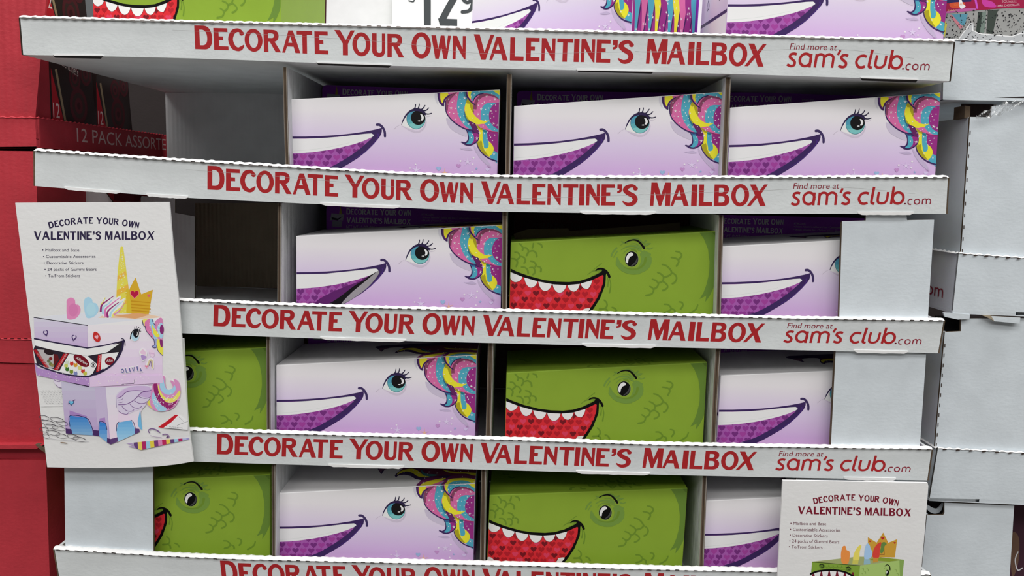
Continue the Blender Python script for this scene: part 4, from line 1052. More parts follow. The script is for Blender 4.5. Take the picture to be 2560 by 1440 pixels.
# purple display beyond the far right edge
t = empty('candy_bag', at(2550, 1440, YW+.3), 'dark candy bag with a silver glint at the lower right edge of the photo', 'candy bag')
b_ = pslab('bag_body', cr([(2524,1262),(2640,1262),(2640,1520),(2500,1520),(2520,1400)], True, 3), YW+.10, .08, ink((70, 44, 56), .2), t)
A = Art(lambda x, y, off: at(x, y, YW+.10-off)); A.blob([(2526,1350),(2536,1330),(2548,1350),(2545,1410),(2530,1440)], (110, 84, 70)); A.stroke([(2545,1380),(2538,1400),(2544,1425),(2556,1420)], 3, (210, 210, 214))  # glint of light on the bag painted as a pale stroke
p = A.build('bag_print', t); subpart(p, b_)
# speckled bag at top right
t = empty('speckled_candy_bag', at(2460, 104, YW+.06), 'clear speckled bag of dark chocolate squares standing in the top right plain tray', 'candy bag')
out = cr([(2352,-70),(2620,-70),(2620,110),(2358,104),(2350,20)], True, 3)
b_ = pslab('bag_body', [(2352,-70),(2620,-70),(2620,116),(2358,112)], YW+.035, .05, ink((150, 150, 148), .2), t); bevel(b_, .004, 3)
A = Art(lambda x, y, off: at(x, y, YW+.0348-off))
A.poly([(2352,-70),(2620,-70),(2620,22),(2520,20),(2440,26),(2358,34)], (150, 28, 66)); A.poly([(2358,34),(2440,26),(2440,20),(2400,22),(2358,30)], (176, 90, 150))
A.poly([(2358,-20),(2432,-20),(2428,4),(2364,8)], (44, 40, 86)); A.blob([(2375,8),(2410,6),(2408,18),(2380,20)], (200, 80, 50))
A.stroke([(2437,-10),(2443,20)], 5, (190, 80, 190)); A.blob([(2400,-8),(2408,10),(2414,16),(2404,22),(2398,14)], (250, 240, 240)); A.blob([(2455,0),(2480,4),(2490,18),(2462,16)], (190, 60, 150))
ftext(A, 'SQUARES', (2505,6), (2541,7), 6, (196, 150, 160)); ftext(A, 'DARK CHOCOLATE', (2492,17), (2549,14), 5, (214, 190, 196)); ftext(A, 'DARK', (2371,28), (2392,27), 4, (230, 190, 120)); ftext(A, 'SQUARES', (2385,14), (2408,13), 5, (214, 120, 60))
for q, c_ in (([(2378,36),(2420,34),(2412,62),(2396,62)], (86, 140, 160)), ([(2374,38),(2380,37),(2408,68),(2400,72)], (190, 120, 130)), ([(2358,44),(2368,60),(2362,92),(2356,90)], (190, 184, 80)), ([(2446,30),(2456,30),(2450,82),(2440,80)], (52, 62, 56)), ([(2470,26),(2495,24),(2482,84),(2466,82)], (60, 68, 62)), ([(2456,30),(2466,28),(2460,84),(2450,80)], (110, 124, 116))): A.poly(q, c_)
torn = [(2388,112),(2402,88),(2418,68),(2428,54),(2434,58),(2436,78),(2450,84),(2500,88),(2530,90),(2548,82),(2560,76),(2620,76),(2620,116)]
A.poly(torn, (176, 178, 180)); A.L += 1
A.stroke([(2388,110),(2404,88),(2420,66),(2430,56),(2432,76),(2448,84),(2500,89),(2530,91),(2550,84),(2620,76)], 2.4, (232, 234, 236), smooth=False)
rnd = random.Random(12); A.L += 1
for i in range(330):
    x, y = rnd.uniform(2360, 2600), rnd.uniform(24, 108); r = rnd.uniform(.7, 2.2)
    A.poly(ell(x, y, r, r*rnd.uniform(.6, 1), 7, rot=rnd.uniform(0, 3)), (34, 34, 38), layer=A.L)
p = A.build('bag_print', t); subpart(p, b_)
# crumpled clear film by the notch
vs = []; fs = []; rnd = random.Random(4); m = 40
for i in range(m+1):
    for j in range(7):
        t_ = i/m; wd = 5+9*math.sin(PI*min(1, t_*1.25))**2
        vs.append(at(2440+t_*150, 293-t_*50+(j-3)*wd/3+3*math.sin(i*.9+j), YW-.005+.004*math.sin(i*1.3+j*2.1)+rnd.uniform(-.0012, .0012)))
for i in range(m):
    for j in range(6): fs.append((i*7+j, i*7+7+j, i*7+8+j, i*7+j+1))
o = mesh('clear_film', vs, fs, [FILM]); tag(o, 'crumpled strip of clear shrink film in the notch of the plain white tray', 'plastic film')
for p in o.data.polygons: p.use_smooth = True

# ------------------------------------------------------------------ boards and price sign behind the top tray
YB = 0.40
o = pslab('cream_board', [(770,-70),(1800,-70),(1800,120),(770,120)], YB, .006, board('cream_board', (236, 236, 226), bump=.03, gain=1.15)); tag(o, 'plain cream backing board standing behind the kits on the topmost tray', 'board')
t = empty('price_sign', at(1120, 110, YB-.02), 'white price card with large grey 12.98 figures, standing behind the topmost tray', 'sign')
cdm = pslab('card', [(980,-70),(1260,-70),(1260,115),(980,115)], YB-.014, .003, ink((228, 230, 234), .5), t)
A = Art(lambda x, y, off: at(x, y, YB-.0142-off)); g = (66, 70, 72)
A.poly([(1059,-60),(1077,-60),(1077,63),(1060,63)], g); A.poly([(1042,-40),(1060,-60),(1060,-42),(1044,-26)], g)
A.stroke([(1096,-30),(1104,-52),(1124,-58),(1140,-40),(1138,-12),(1122,18),(1104,52)], 17, g, cap=False); A.poly([(1095,46),(1100,64),(1143,65),(1143,48)], g)
A.stroke([(1180,0),(1168,6),(1158,-2),(1156,-18),(1168,-30),(1182,-18),(1182,6),(1174,26),(1156,30)], 9, g); A.poly(ell(1204, -14, 16, 14), g); A.poly(ell(1204, 18, 18, 18), g); A.poly(ell(1204, -14, 8, 7), (228, 230, 234)); A.poly(ell(1204, 18, 9, 9), (228, 230, 234))
A.stroke([(1034,-22),(1022,-28),(1022,-14),(1034,-8),(1034,4),(1022,2)], 3, g)
p = A.build('price_print', t); subpart(p, cdm)
A = None

# ------------------------------------------------------------------ posters
YP = -0.016
class Poster(Art):
    def __init__(s, Y): super().__init__(lambda x, y, off: at(x, y, Y-off), step=5e-6); s.z = lambda x, y: (x, y); s.sc = 1
    def zoom(s, ox, oy, sc): s.z = lambda x, y: (ox+x/sc, oy+y/sc); s.sc = sc
    def P(s, pts, col, **k): s.poly([s.z(*p) for p in pts], col, **k)
    def B(s, pts, col, n=4, **k): s.poly([s.z(*p) for p in cr(pts, True, n)], col, **k)
    def K(s, pts, w0, col, w1=None, **k): s.stroke([s.z(*p) for p in pts], w0/s.sc, col, None if w1 is None else w1/s.sc, **k)
    def T(s, txt, p0, p1, cap, col, **k): ftext(s, txt, s.z(*p0), s.z(*p1), cap/s.sc, col, **k)
    def grad(s, pts, c0, c1, y0, y1, n=6):
        """printed colour ramp in bands"""
        for i in range(n):
            t = (i+.5)/n; ya, yb = y0+(y1-y0)*i/n, y0+(y1-y0)*(i+1)/n+1
            q = clip(pts, [(-9999, ya), (9999, ya), (9999, yb), (-9999, yb)])
            if len(q) > 2: s.poly([s.z(*p) for p in q], tuple(int(c0[j]+(c1[j]-c0[j])*t) for j in range(3)))
NAVY = (44, 36, 66)
def bullets(A, col, rows, cap):
    for txt, p0, p1 in rows: A.T('\u2022 '+txt, p0, p1, cap, col)
BL = ['Mailbox and Base', 'Customizable Accessories', 'Decorative Stickers', '24 packs of Gummi Bears', 'To/From Stickers']

po = empty('mailbox_poster', at(300, 1168, YP+.002), 'white poster at left showing the assembled unicorn mailbox, navy headline', 'poster', 'product posters')
out = [(38,507),(423,505),(434,640),(446,747),(458,900),(470,1055),(483,1154),(440,1161),(395,1166),(330,1169),(240,1170),(118,1168)]
cdm = pslab('poster_board', out, YP, .0035, [POSTER, POSTER], po)
pslab('support_strip', [(436,845),(459,847),(462,905),(470,1060),(440,1062)], YP+.006, .003, POSTER, po)
A = Poster(YP)
A.zoom(70, 520, 6.546)
arc_text(A, 'DECORATE YOUR OWN', [A.z(*p) for p in [(350,338),(440,316),(560,298),(700,276),(850,263),(1050,257),(1250,264),(1470,282),(1580,298),(1700,320),(1806,340)]], 106/6.546, NAVY)
arc_text(A, "VALENTINE'S MAILBOX", [A.z(*p) for p in [(95,522),(700,522),(1400,521),(2072,520)]], 140/6.546, NAVY)
bullets(A, NAVY, [(BL[0],(232,710),(838,712)),(BL[1],(246,818),(1105,815)),(BL[2],(258,922),(905,920)),(BL[3],(270,1028),(1122,1026)),(BL[4],(282,1133),(850,1130))], 50)
# horn and crown
A.zoom(70, 720, 6.729)
A.P([(1700,20),(1790,-190),(1880,-10),(1905,105),(2100,28),(2030,448),(1700,440)], (208, 164, 44), smooth=False) if False else A.P([(1690,60),(1715,0),(1808,-178),(1850,-60),(1905,105),(2100,28),(2030,448),(1720,440)], (206, 164, 46))
for y in (230, 285, 335, 385): A.P([(1735,y-20),(2065,y+10),(2062,y+26),(1735,y)], (190, 140, 30))
A.P(heart(1793, 92, 158, 150), (226, 130, 130)); A.P(heart(1793, 90, 138, 132), (176, 26, 66)); A.P(heart(2033, 122, 58, 56), (214, 96, 120))
hn = [(1555,-690),(1580,-700),(1600,-690),(1640,-400),(1690,-20),(1735,430),(1600,445),(1478,440),(1490,40),(1510,-300)]
A.P(hn, (216, 206, 84))
for q in ([(1500,-200),(1640,-290),(1655,-220),(1496,-110)], [(1492,40),(1690,-70),(1700,20),(1490,140)], [(1490,200),(1500,160),(1714,220),(1722,300)]): A.P(clip(q, hn), (222, 178, 70))
A.B([(1640,60),(1690,20),(1735,300),(1735,432),(1660,440),(1660,250)], (206, 180, 50))
rnd = random.Random(8); A.L += 1
for i in range(60):
    y = rnd.uniform(-600, 420); k = (y+690)/1120; x = 1582+rnd.uniform(-1, 1)*105*k; A.P(ell(x, y, 9, 9, 7), (244, 238, 180), layer=A.L)
# head
A.P([(95,492),(520,455),(900,415),(1300,430),(1800,430),(2260,490),(1005,628)], (214, 216, 224))
A.P([(1180,500),(1300,440),(2020,440),(2260,490),(2230,500),(1900,520)], (226, 196, 170)); A.P([(1440,470),(1840,420),(2050,450),(1800,520)], (216, 160, 110))
for q, c_ in (([(650,280),(655,200),(720,160),(785,195),(800,272),(850,285),(884,355),(860,450),(790,518),(672,526),(650,420)], (216, 134, 180)), ([(938,270),(955,185),(1020,152),(1075,190),(1092,245),(1150,262),(1186,345),(1160,430),(1090,492),(990,502),(950,380)], (164, 204, 226))): A.B(q, c_)
A.P(ell(760, 370, 80, 110), (208, 122, 172)); A.P(ell(1060, 360, 80, 110), (172, 210, 230))
A.B([(1212,350),(1235,260),(1285,150),(1300,210),(1380,165),(1458,122),(1430,190),(1560,128),(1550,200),(1642,168),(1600,300),(1500,400),(1420,485),(1340,512),(1260,470),(1220,420)], (238, 226, 232))
for q, w_, c_ in (([(1225,400),(1240,290),(1330,215),(1450,130)], 40, (140, 46, 110)), ([(1260,440),(1265,330),(1360,260),(1420,190)], 38, (164, 204, 226)), ([(1310,490),(1300,370),(1390,280),(1550,160)], 44, (214, 120, 176)), ([(1345,500),(1340,400),(1430,310),(1530,240)], 38, (140, 46, 110)), ([(1380,490),(1400,410),(1500,300),(1600,220)], 40, (170, 208, 228)), ([(1420,480),(1470,400),(1580,310),(1635,180)], 34, (226, 216, 110)), ([(1440,450),(1540,380),(1620,250)], 22, (214, 130, 176)), ([(1225,280),(1270,220),(1300,160)], 16, (222, 212, 100))): A.K(q, w_, c_, 10, cap=False)
A.grad([(95,492),(1005,628),(1000,1010),(110,850)], (204, 202, 216), (192, 168, 208), 480, 1010)
A.K([(100,495),(1005,630)], 13, (46, 44, 52), smooth=False)
face = [(1005,628),(2260,490),(2262,1440),(2252,1630),(1300,1680),(1005,1700)]
A.grad(face, (226, 226, 234), (214, 186, 218), 490, 1700, 9)
# open mouth and packs
A.P([(90,1035),(120,965),(1000,1120),(1560,900),(1608,885),(1590,1040),(1450,1260),(1180,1440),(1005,1500),(700,1450),(150,1275)], (44, 36, 48))
A.P([(150,1030),(280,1040),(430,1110),(430,1345),(340,1345)], (176, 172, 172)); A.P([(430,1110),(500,1120),(520,1200),(450,1300),(430,1345)], (96, 26, 30)); A.P([(88,1042),(140,1032),(355,1340),(285,1332)], (160, 28, 38))
A.P(ell(350, 1080, 85, 45, rot=.3), (40, 28, 32)); 
for x, y, c_ in ((380,1190,(120,40,40)),(350,1230,(100,110,80)),(380,1280,(110,120,70)),(410,1300,(140,130,80))): A.P(ell(x, y, 30, 28), c_)
A.P([(520,1410),(690,1108),(1000,1140),(1165,1285),(1085,1440),(1000,1490),(700,1450)], (232, 232, 230)); A.P([(435,1372),(600,1105),(682,1105),(500,1385)], (176, 24, 36))
A.P([(1235,1112),(1525,1078),(1440,1262),(1225,1405)], (232, 232, 230)); A.P([(1178,1130),(1240,1112),(1225,1402),(1148,1415)], (184, 26, 38))
A.P(ell(898, 1222, 152, 78, rot=.62), (112, 18, 34)); A.T('Albanese', (800,1185), (985,1300), 52, (236, 226, 226), slant=.2)
A.P(ell(1372, 1230, 78, 68, rot=-.2), (120, 18, 34)); A.T('Alba', (1318,1250), (1425,1235), 50, (236, 226, 226), slant=.2)
A.T('FLAVOR GUMMI BEAR', (500,1370), (660,1110), 28, (226, 190, 190)); A.T('GUMMI BEARS', (1195,1395), (1228,1125), 26, (226, 190, 190)); A.T('GUMMI BEARS', (150,1100), (320,1330), 28, (206, 160, 160))
A.P(ell(1096, 1295, 42, 40), (90, 88, 92)); A.P(ell(1096, 1295, 30, 28), (226, 226, 226)); A.P([(1082,1285),(1112,1282),(1112,1308),(1084,1310)], (40, 36, 40))
for x, y, c_ in ((660,1260,(196,206,190)),(640,1310,(190,200,100)),(735,1275,(196,60,50)),(800,1300,(206,150,50)),(870,1345,(206,200,120)),(660,1370,(60,110,44)),(730,1410,(120,140,50)),(925,1400,(196,60,50)),(960,1440,(190,190,80)),(800,1440,(120,130,180))):
    A.P(ell(x, y, 33, 30), c_); A.P(ell(x-18, y-26, 12, 12), c_); A.P(ell(x+18, y-26, 12, 12), c_)
A.P([(110,862),(1000,1020),(1000,1142),(700,1100),(400,1040),(120,968)], (234, 236, 238)); A.P([(1000,1020),(1250,985),(1560,930),(1540,965),(1440,1040),(1300,1090),(1000,1142)], (226, 228, 230))
A.P([(1350,1068),(1540,935),(1600,900),(1560,1060),(1520,1075)], (40, 38, 44))
A.K([(110,852),(500,925),(1000,1010)], 24, NAVY); A.K([(1000,1010),(1250,970),(1450,925),(1610,885)], 22, NAVY, 14)
A.K([(1604,890),(1570,1060),(1440,1270),(1240,1410),(1050,1490)], 34, NAVY, 22); A.K([(1572,850),(1608,862),(1628,905),(1632,968)], 14, NAVY)
# eye
A.P(ell(1795, 800, 80, 95), (236, 238, 242)); A.P(ell(1800, 812, 64, 78), (170, 206, 230)); A.P(ell(1818, 762, 50, 74), (20, 20, 28)); A.P(ell(1832, 770, 14, 34), (230, 232, 236)); A.P(ell(1822, 762, 14, 34), (20, 20, 28))
A.K([(1722,850),(1738,770),(1780,708),(1840,695),(1880,725)], 18, (26, 26, 38), 12)
for q in ([(1790,700),(1796,650)], [(1815,695),(1828,645)], [(1840,698),(1868,655)], [(1860,712),(1892,682)], [(1870,735),(1900,725)]): A.K(q, 8, (26, 26, 38), smooth=False)
# mane on the head
A.B([(1925,540),(1950,610),(1958,648),(1975,600),(2010,560),(2000,520)], (222, 214, 110)); A.K([(1922,540),(1935,610),(1958,648)], 10, INK)
A.B([(1975,560),(2060,520),(2100,640),(2130,860),(2080,830),(1990,720),(1965,640)], (210, 120, 170)); A.B([(2050,525),(2110,540),(2140,700),(2190,850),(2130,870),(2090,760),(2060,640)], (150, 196, 220))
A.B([(2130,600),(2160,540),(2260,520),(2262,880),(2190,860),(2140,720)], (206, 130, 176)); A.B([(2180,640),(2262,600),(2262,840),(2200,800)], (160, 200, 222)); A.P(ell(2250, 700, 34, 80), (130, 44, 110))
A.B([(2085,620),(2130,690),(2215,800),(2160,825),(2110,760)], (226, 218, 70)); A.K([(2085,525),(2110,590),(2150,625)], 10, INK); A.K([(1970,640),(1990,720),(2080,830),(2140,880)], 10, INK)
A.B([(2120,850),(2170,860),(2190,960),(2150,1010),(2085,990),(2130,960),(2130,900)], (150, 160, 204)); A.K([(2115,860),(2130,950),(2085,985),(2130,1008),(2165,990)], 10, INK)
A.B([(2170,860),(2220,880),(2262,960),(2262,1130),(2190,1050),(2165,960)], (222, 216, 80)); A.B([(2215,870),(2262,880),(2262,990),(2230,980)], (130, 44, 110)); A.K([(2165,970),(2190,1060),(2262,1135)], 9, INK)
A.L += 1
for i in range(40): A.P(ell(rnd.uniform(1985, 2255), rnd.uniform(540, 860), 7, 7, 6), (246, 240, 246), layer=A.L)
# stickers
for x, y, r in ((296,748,-.25), (775,826,.25)): A.P(heart(x, y, 84, 108, r), (70, 48, 104)); A.P(heart(x, y-2, 50, 66, r), (202, 190, 214))
A.B([(1130,735),(1190,770),(1220,850),(1190,905),(1130,890),(1095,830),(1100,760)], (190, 46, 44)); A.P(heart(1152, 818, 66, 80, -.3), (232, 170, 180))
A.B([(1880,1130),(1870,1060),(1920,1010),(1990,1060),(2000,1130),(1965,1220),(1920,1225)], (234, 230, 240)); A.B([(1900,1130),(1990,1150),(1955,1215),(1920,1210)], (170, 140, 196)); A.B([(1890,1080),(1930,1030),(1980,1080),(1975,1120),(1910,1110)], (222, 190, 214))
A.B([(2030,1060),(2080,1030),(2130,1090),(2110,1160),(2060,1140)], (226, 200, 222)); A.T('love', (2040,1110), (2120,1120), 40, (190, 140, 190))
A.K([(1995,1330),(2030,1230),(2060,1200),(2095,1220),(2095,1350)], 44, (240, 236, 240)); A.K([(2015,1310),(2040,1235),(2062,1215),(2088,1235),(2090,1345)], 26, (206, 190, 150)); A.K([(2040,1300),(2052,1250),(2070,1245),(2075,1320)], 10, (130, 110, 150)); A.P(heart(1995, 1315, 64, 50), (216, 130, 160))
for ch, x0, y0, x1, y1 in (('O',1568,1432,1622,1424),('L',1648,1424,1690,1416),('I',1712,1418,1730,1414),('V',1756,1408,1806,1398),('I',1838,1392,1858,1388),('A',1880,1418,1928,1408)):
    A.T(ch, (x0-5,y0), (x1+5,y1), 84, (226, 224, 240), bold=.09); A.T(ch, (x0,y0), (x1,y1), 72, (96, 90, 150), bold=.03)
# jaw, legs, wings, tail
A.zoom(80, 930, 6.244)
A.B([(340,110),(460,150),(460,245),(400,230),(350,170)], (214, 206, 222)); A.K([(340,120),(400,150),(440,150)], 8, (120, 90, 140)); A.K([(370,195),(410,235),(455,245)], 8, (120, 90, 140))
A.grad([(455,150),(1155,240),(1225,1130),(1045,1000),(950,990),(530,960),(490,560)], (192, 188, 208), (176, 146, 194), 150, 1130, 7)
A.P([(980,240),(1150,240),(1190,900),(1210,1100),(1050,980),(1010,700)], (190, 176, 206))
A.grad([(1150,240),(1800,205),(1910,260),(1700,620),(1680,920),(1345,1090),(1225,1130)], (214, 212, 222), (226, 208, 224), 200, 1130, 6)
A.P([(585,600),(860,690),(850,715),(590,680)], (160, 126, 184)); A.P([(1055,725),(1140,710),(1150,800),(1052,775)], (166, 130, 188))
A.grad([(590,680),(850,715),(930,860),(952,990),(635,968),(585,850)], (58, 124, 196), (128, 170, 206), 680, 990, 6); A.K([(592,850),(595,680),(850,718),(930,850),(952,930)], 10, (36, 40, 90))
A.grad([(1055,775),(1145,800),(1172,900),(1172,1100),(1048,1000)], (50, 120, 200), (130, 176, 214), 775, 1100, 5); A.K([(1045,920),(1055,775),(1145,802),(1170,900)], 9, (36, 40, 90))
A.grad([(1345,790),(1550,752),(1612,900),(1602,970),(1338,1088),(1318,920)], (100, 166, 216), (158, 200, 226), 750, 1088, 6); A.K([(1320,920),(1345,785),(1550,752),(1612,870)], 9, (36, 40, 90))
A.P([(1650,760),(1690,590),(1718,910),(1660,850)], (110, 176, 216)); A.P([(1345,640),(1500,640),(1550,752),(1350,780)], (222, 204, 224))
for q in ([(525,880),(560,888),(612,890),(634,968),(528,958)], [(955,905),(1045,915),(1048,1002),(945,985)], [(1172,1028),(1225,1045),(1225,1132),(1170,1098)], [(1225,1045),(1335,1018),(1340,1086),(1225,1132)], [(1610,880),(1675,888),(1682,935),(1605,972)]): A.P(q, (88, 60, 112) if q[0][0] > 1200 else (70, 44, 96))
A.B([(1310,380),(1400,275),(1560,220),(1760,215),(1880,235),(1912,270),(1870,365),(1800,460),(1740,560),(1590,615),(1490,662),(1380,640),(1330,560)], (206, 196, 218))
A.B([(1320,380),(1420,280),(1580,225),(1800,225),(1850,285),(1650,290),(1480,310),(1380,400)], (196, 172, 210)); A.B([(1720,310),(1905,270),(1870,380),(1800,400),(1680,370)], (190, 164, 206))
for q, w_ in (([(1335,410),(1400,380),(1480,310),(1620,290),(1800,300),(1905,265)], 12), ([(1350,510),(1480,500),(1600,430),(1700,330),(1780,300)], 12), ([(1650,375),(1740,410),(1830,400),(1875,345)], 9), ([(1600,450),(1680,490),(1760,485),(1795,460)], 9), ([(1530,500),(1580,550),(1660,565),(1715,535)], 9), ([(1405,535),(1470,600),(1550,612),(1590,590)], 9), ([(1345,605),(1400,645),(1480,660),(1505,635)], 9), ([(1345,440),(1400,430),(1425,405)], 6), ([(1350,470),(1390,478),(1420,462)], 6)): A.K(q, w_, (120, 84, 140))
A.K([(1310,390),(1318,550)], 7, (140, 130, 160), smooth=False)
for q, c_ in (([(1890,180),(2060,60),(2080,200),(2120,290),(2200,240),(2160,140),(2200,112),(2280,140),(2318,260),(2300,420),(2210,560),(2080,610),(1960,612),(1850,560),(1790,490),(1840,440)], (208, 140, 186)),):
    A.B(q, c_)
A.B([(2040,80),(2070,200),(2110,275),(2190,260),(2222,205),(2244,270),(2190,345),(2100,352),(2020,290),(1995,190)], (158, 200, 224)); A.B([(1965,190),(2010,310),(2090,400),(2200,405),(2300,290),(2312,350),(2240,450),(2130,480),(2020,410),(1975,300)], (222, 216, 100))
A.B([(1900,180),(1950,180),(1985,330),(2060,440),(2160,490),(2268,440),(2200,545),(2130,575),(2040,530),(1950,420),(1905,300)], (142, 40, 104)); A.B([(1890,300),(1910,340),(1990,490),(2110,585),(1985,612),(1910,520),(1870,400)], (156, 198, 222))
A.B([(1800,490),(1835,445),(1850,520),(1885,585)], (214, 206, 90)); A.B([(2200,112),(2160,128),(2200,140),(2225,175),(2215,130)], (238, 230, 236))
A.L += 1
for i in range(70):
    a_ = rnd.uniform(.2, 2.6); r_ = rnd.uniform(130, 330); A.P(ell(2070+r_*math.cos(a_)*.8, 270+r_*math.sin(a_), 7, 7, 6), (248, 242, 248), layer=A.L)
jaw = [(62,0),(200,22),(560,34),(700,60),(892,66),(892,232),(600,166),(340,108),(78,50)]
A.P([(40,-130),(100,-60),(420,10),(700,62),(892,66),(892,232),(600,166),(340,108),(78,50),(60,0)], (172, 136, 192))
A.P([(892,66),(1000,50),(2045,50),(2045,172),(905,232)], (214, 190, 220))
A.K([(60,-128),(200,-60),(420,12),(650,58),(892,66),(1000,22),(1110,-40)], 22, NAVY); A.K([(600,166),(885,226)], 9, (46, 30, 60), 14)
A.K([(1400,190),(1590,182),(1602,120)], 7, (60, 40, 70), smooth=False)
A.L += 1
for i in range(70):
    x = rnd.uniform(100, 2000); y = (x-100)*.12+rnd.uniform(-30, 60) if x < 880 else rnd.uniform(20, 200)
    A.P(star(x, y, 30 if i % 9 == 0 else 13) if i % 3 else ell(x, y, 8, 8, 7), (228, 208, 200) if i % 9 == 0 else (232, 216, 238), layer=A.L)
A.P(heart(612, 474, 90, 78), (40, 60, 110)); A.P(heart(612, 472, 72, 62), (104, 182, 216)); A.K([(560,498),(590,484)], 8, (60, 50, 90)); A.K([(640,450),(672,434)], 10, (90, 50, 100))
# sheets and scattered pieces
A.K([(140,536),(480,526)], 7, (206, 208, 208), smooth=False)
for r_ in range(8):
    for c_ in range(8-(r_ > 5)*2):
        x = 120+r_*12+c_*46+(r_ % 2)*20; y = 300+r_*28
        if x < 470: A.T('ABDEGKMR'[(r_*3+c_) % 8], (x,y), (x+20,y), 12, (112, 112, 118))
for cx, cy, rx in ((190,715,75),(390,745,105),(240,790,110),(470,800,90),(300,850,110),(190,900,70),(420,880,100),(330,950,110),(640,1010,90),(740,1050,100),(460,1000,90),(220,1000,50)):
    A.K([(cx+rx*math.cos(a_*.42), cy+34*math.sin(a_*.42)+.18*rx*math.cos(a_*.42)) for a_ in range(0, 15)], 4, (70, 66, 74), 9, cap=False)
A.B([(200,1015),(450,1060),(860,1085),(930,1060),(945,1000),(700,985),(500,960),(480,1000)], (214, 214, 222)) if False else None
A.K([(190,1020),(450,1060),(880,1085)], 6, (180, 180, 186)); A.K([(450,1100),(500,1105),(540,1112)], 14, (130, 110, 90))
st_ = [(1565,1105),(1700,1090),(2000,1060),(2460,1030),(2440,1052),(2200,1105),(1960,1160),(1700,1218),(1620,1190)]
cs = [(96,64,120),(222,200,96),(170,40,96),(150,196,220),(216,196,70),(120,60,120),(206,130,176),(180,40,90),(220,196,80),(96,64,120),(150,196,220),(170,40,96),(170,180,216),(150,140,196)]
A.P([(1465,1112),(1560,1105),(1620,1192),(1500,1160),(1580,1150)], (170, 150, 190))
for i, c_ in enumerate(cs):
    xa = 1565+i*64; q = clip(st_, [(xa, 900), (xa+70, 900), (xa+110, 1300), (xa+40, 1300)])
    if len(q) > 2: A.P(q, c_)
A.P([(1968,862),(2100,770),(2230,670),(2285,672),(2180,780),(2050,872)], (190, 30, 44)); A.P([(2285,672),(2435,800),(2430,905),(2050,872),(2180,780)], (222, 222, 224))
A.K([(2290,700),(2380,790),(2265,835),(2435,770)], 5, (120, 120, 126), smooth=False); A.K([(2060,872),(2250,890),(2430,908)], 5, (80, 80, 90)); A.T('GUMMI BEARS', (2140,862), (2350,884), 16, (110, 110, 116))
A.K([(1830,950),(1815,910),(1870,885),(1940,905),(1990,940)], 12, (120, 92, 140), 20); A.K([(2040,980),(2080,970),(2130,990),(2100,1020),(2140,1010)], 16, (130, 100, 146)); A.K([(1850,990),(1920,1010),(2020,1020)], 7, (170, 150, 180))
p = A.build('poster_print', po); subpart(p, cdm)

p2 = empty('mailbox_poster', at(2130, 1500, YP+.002), 'white poster at lower right showing the green dinosaur mailbox, dark red headline', 'poster', 'product posters')
cdm = pslab('poster_board', [(1957,1201),(2319,1207),(2321,1215),(2312,1330),(2296,1500),(1941,1500)], YP-.002, .0035, [POSTER, POSTER], p2)
A = Poster(YP-.002); A.zoom(1950, 1200, 6); MR = (116, 26, 44); MB = (96, 40, 56)
arc_text(A, 'DECORATE YOUR OWN', [A.z(*p) for p in [(508,362),(700,330),(840,316),(1000,309),(1130,309),(1300,320),(1490,337),(1620,362),(1768,394)]], 92/6, MR)
arc_text(A, "VALENTINE'S MAILBOX", [A.z(*p) for p in [(268,510),(800,520),(1400,533),(1968,546)]], 116/6, MR)
bullets(A, MB, [(BL[0],(155,672),(692,680)),(BL[1],(150,762),(907,775)),(BL[2],(145,848),(715,860)),(BL[3],(138,936),(890,952)),(BL[4],(133,1022),(636,1033))], 48)
cw = [(1318,858),(1450,940),(1548,788),(1625,942),(1760,886),(1722,1160),(1318,1160)]
A.P(cw, (196, 150, 56))
for x, y, s_ in ((1540,868,52),(1350,916,34),(1720,940,34)): A.P(heart(x, y, s_), (176, 34, 40))
A.B([(1510,960),(1560,930),(1600,960),(1570,990),(1560,1050),(1530,1100),(1500,1080),(1515,1010)], (96, 130, 66)); A.K([(1560,1030),(1566,1120)], 6, (120, 70, 40)); A.K([(1490,1118),(1566,1120)], 6, (120, 70, 40))
A.P([(485,1224),(1170,1150),(1300,1152),(1860,1196),(1200,1282)], (156, 164, 110)); A.P([(1500,1160),(1860,1196),(1640,1225),(1300,1200)], (130, 150, 50))
for q, c_ in (([(918,1080),(940,1000),(980,990),(1000,1050),(1040,1070),(1045,1150),(1020,1250),(930,1245),(915,1150)], (224, 140, 70)), ([(1098,1200),(1120,1080),(1180,990),(1222,985),(1195,1080),(1185,1195)], (222, 208, 96)), ([(1265,1180),(1275,1020),(1310,950),(1345,980),(1360,1030),(1386,1080),(1375,1150),(1330,1185)], (160, 192, 226)), ([(1395,1160),(1400,1060),(1450,970),(1518,936),(1500,1040),(1480,1168)], (206, 66, 56))): A.B(q, c_)
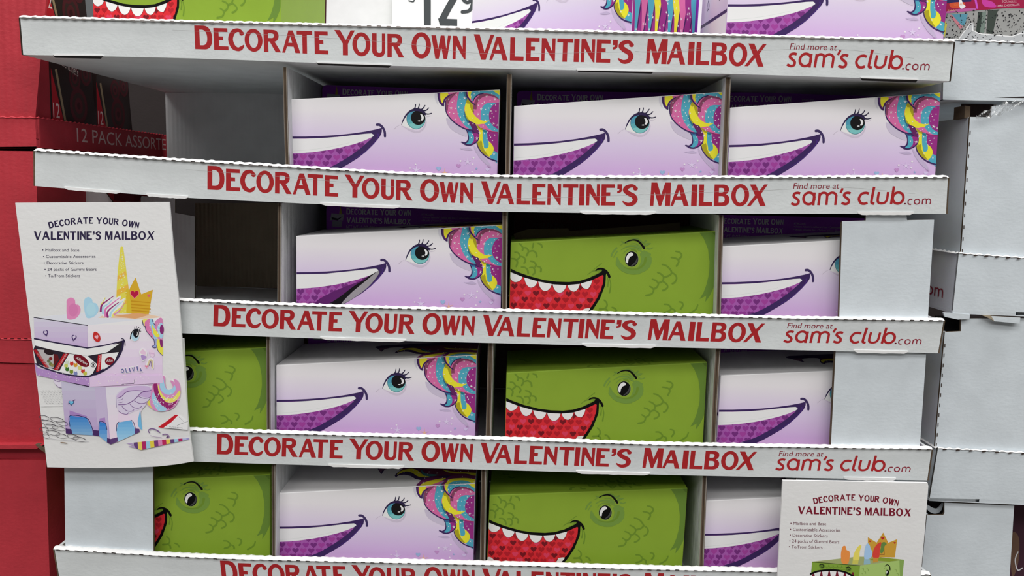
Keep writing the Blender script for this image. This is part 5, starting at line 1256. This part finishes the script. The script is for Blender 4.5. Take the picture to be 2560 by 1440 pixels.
A.P([(1090,1205),(1180,1200),(1170,1262),(1085,1258)], (196, 190, 90)); A.P([(1262,1186),(1350,1190),(1355,1260),(1255,1270)], (140, 176, 190)); A.P([(1395,1165),(1480,1170),(1470,1230),(1395,1240)], (190, 140, 60))
A.P([(485,1226),(1200,1284),(1184,1500),(455,1500)], (124, 156, 58)); A.P([(1200,1284),(1862,1197),(1832,1500),(1184,1500)], (160, 188, 108)); A.P([(1790,1206),(1862,1197),(1832,1500),(1800,1500)], (130, 160, 84))
A.K([(486,1230),(1200,1286)], 10, (60, 76, 30), smooth=False)
for i in range(6): A.K([(665+i*64,1270+i*3),(680+i*64,1300+i*3),(725+i*64,1302+i*3),(735+i*64,1278+i*3)], 6, (96, 128, 44)); A.K([(690+i*54,1310+i*4),(705+i*54,1330+i*4),(740+i*54,1330+i*4)], 5, (96, 128, 44))
for cx, cy in ((630,1295), (1030,1335)): A.P(ell(cx, cy, 42, 34), (90, 120, 44)); A.K([(cx-36,cy-20),(cx,cy-32),(cx+26,cy-8),(cx+10,cy+16),(cx-12,cy+8)], 14, (26, 30, 20), 6)
A.B([(462,1440),(520,1390),(640,1372),(760,1368),(920,1380),(1050,1410),(1110,1470),(1100,1560),(462,1560)], (236, 236, 234)); 
for i in range(6): x = 500+i*118; y = 1400-28*math.sin(PI*(i+.5)/6); A.P([(x-6,y-8),(x+10,y-12),(x+36,y+120),(x-34,y+120)], (112, 26, 44))
A.K([(462,1410),(560,1372),(700,1354),(840,1356),(980,1384),(1090,1440)], 28, BLK)
A.P(ell(1608, 1400, 26, 54, rot=.15), BLK); A.P(ell(1600, 1385, 10, 24, rot=.2), (240, 240, 240)); A.K([(1575,1290),(1610,1270),(1645,1300),(1650,1350)], 10, BLK, 14)
A.K([(1560,1330),(1590,1320),(1600,1440),(1640,1400)], 5, (110, 140, 70)); 
for x, y in ((1230,1320),(1260,1370),(1220,1400),(1300,1330),(1720,1340),(1750,1400)): A.K([(x,y),(x+22,y+6),(x+26,y+34)], 6, (124, 154, 76))
p = A.build('poster_print', p2); subpart(p, cdm)
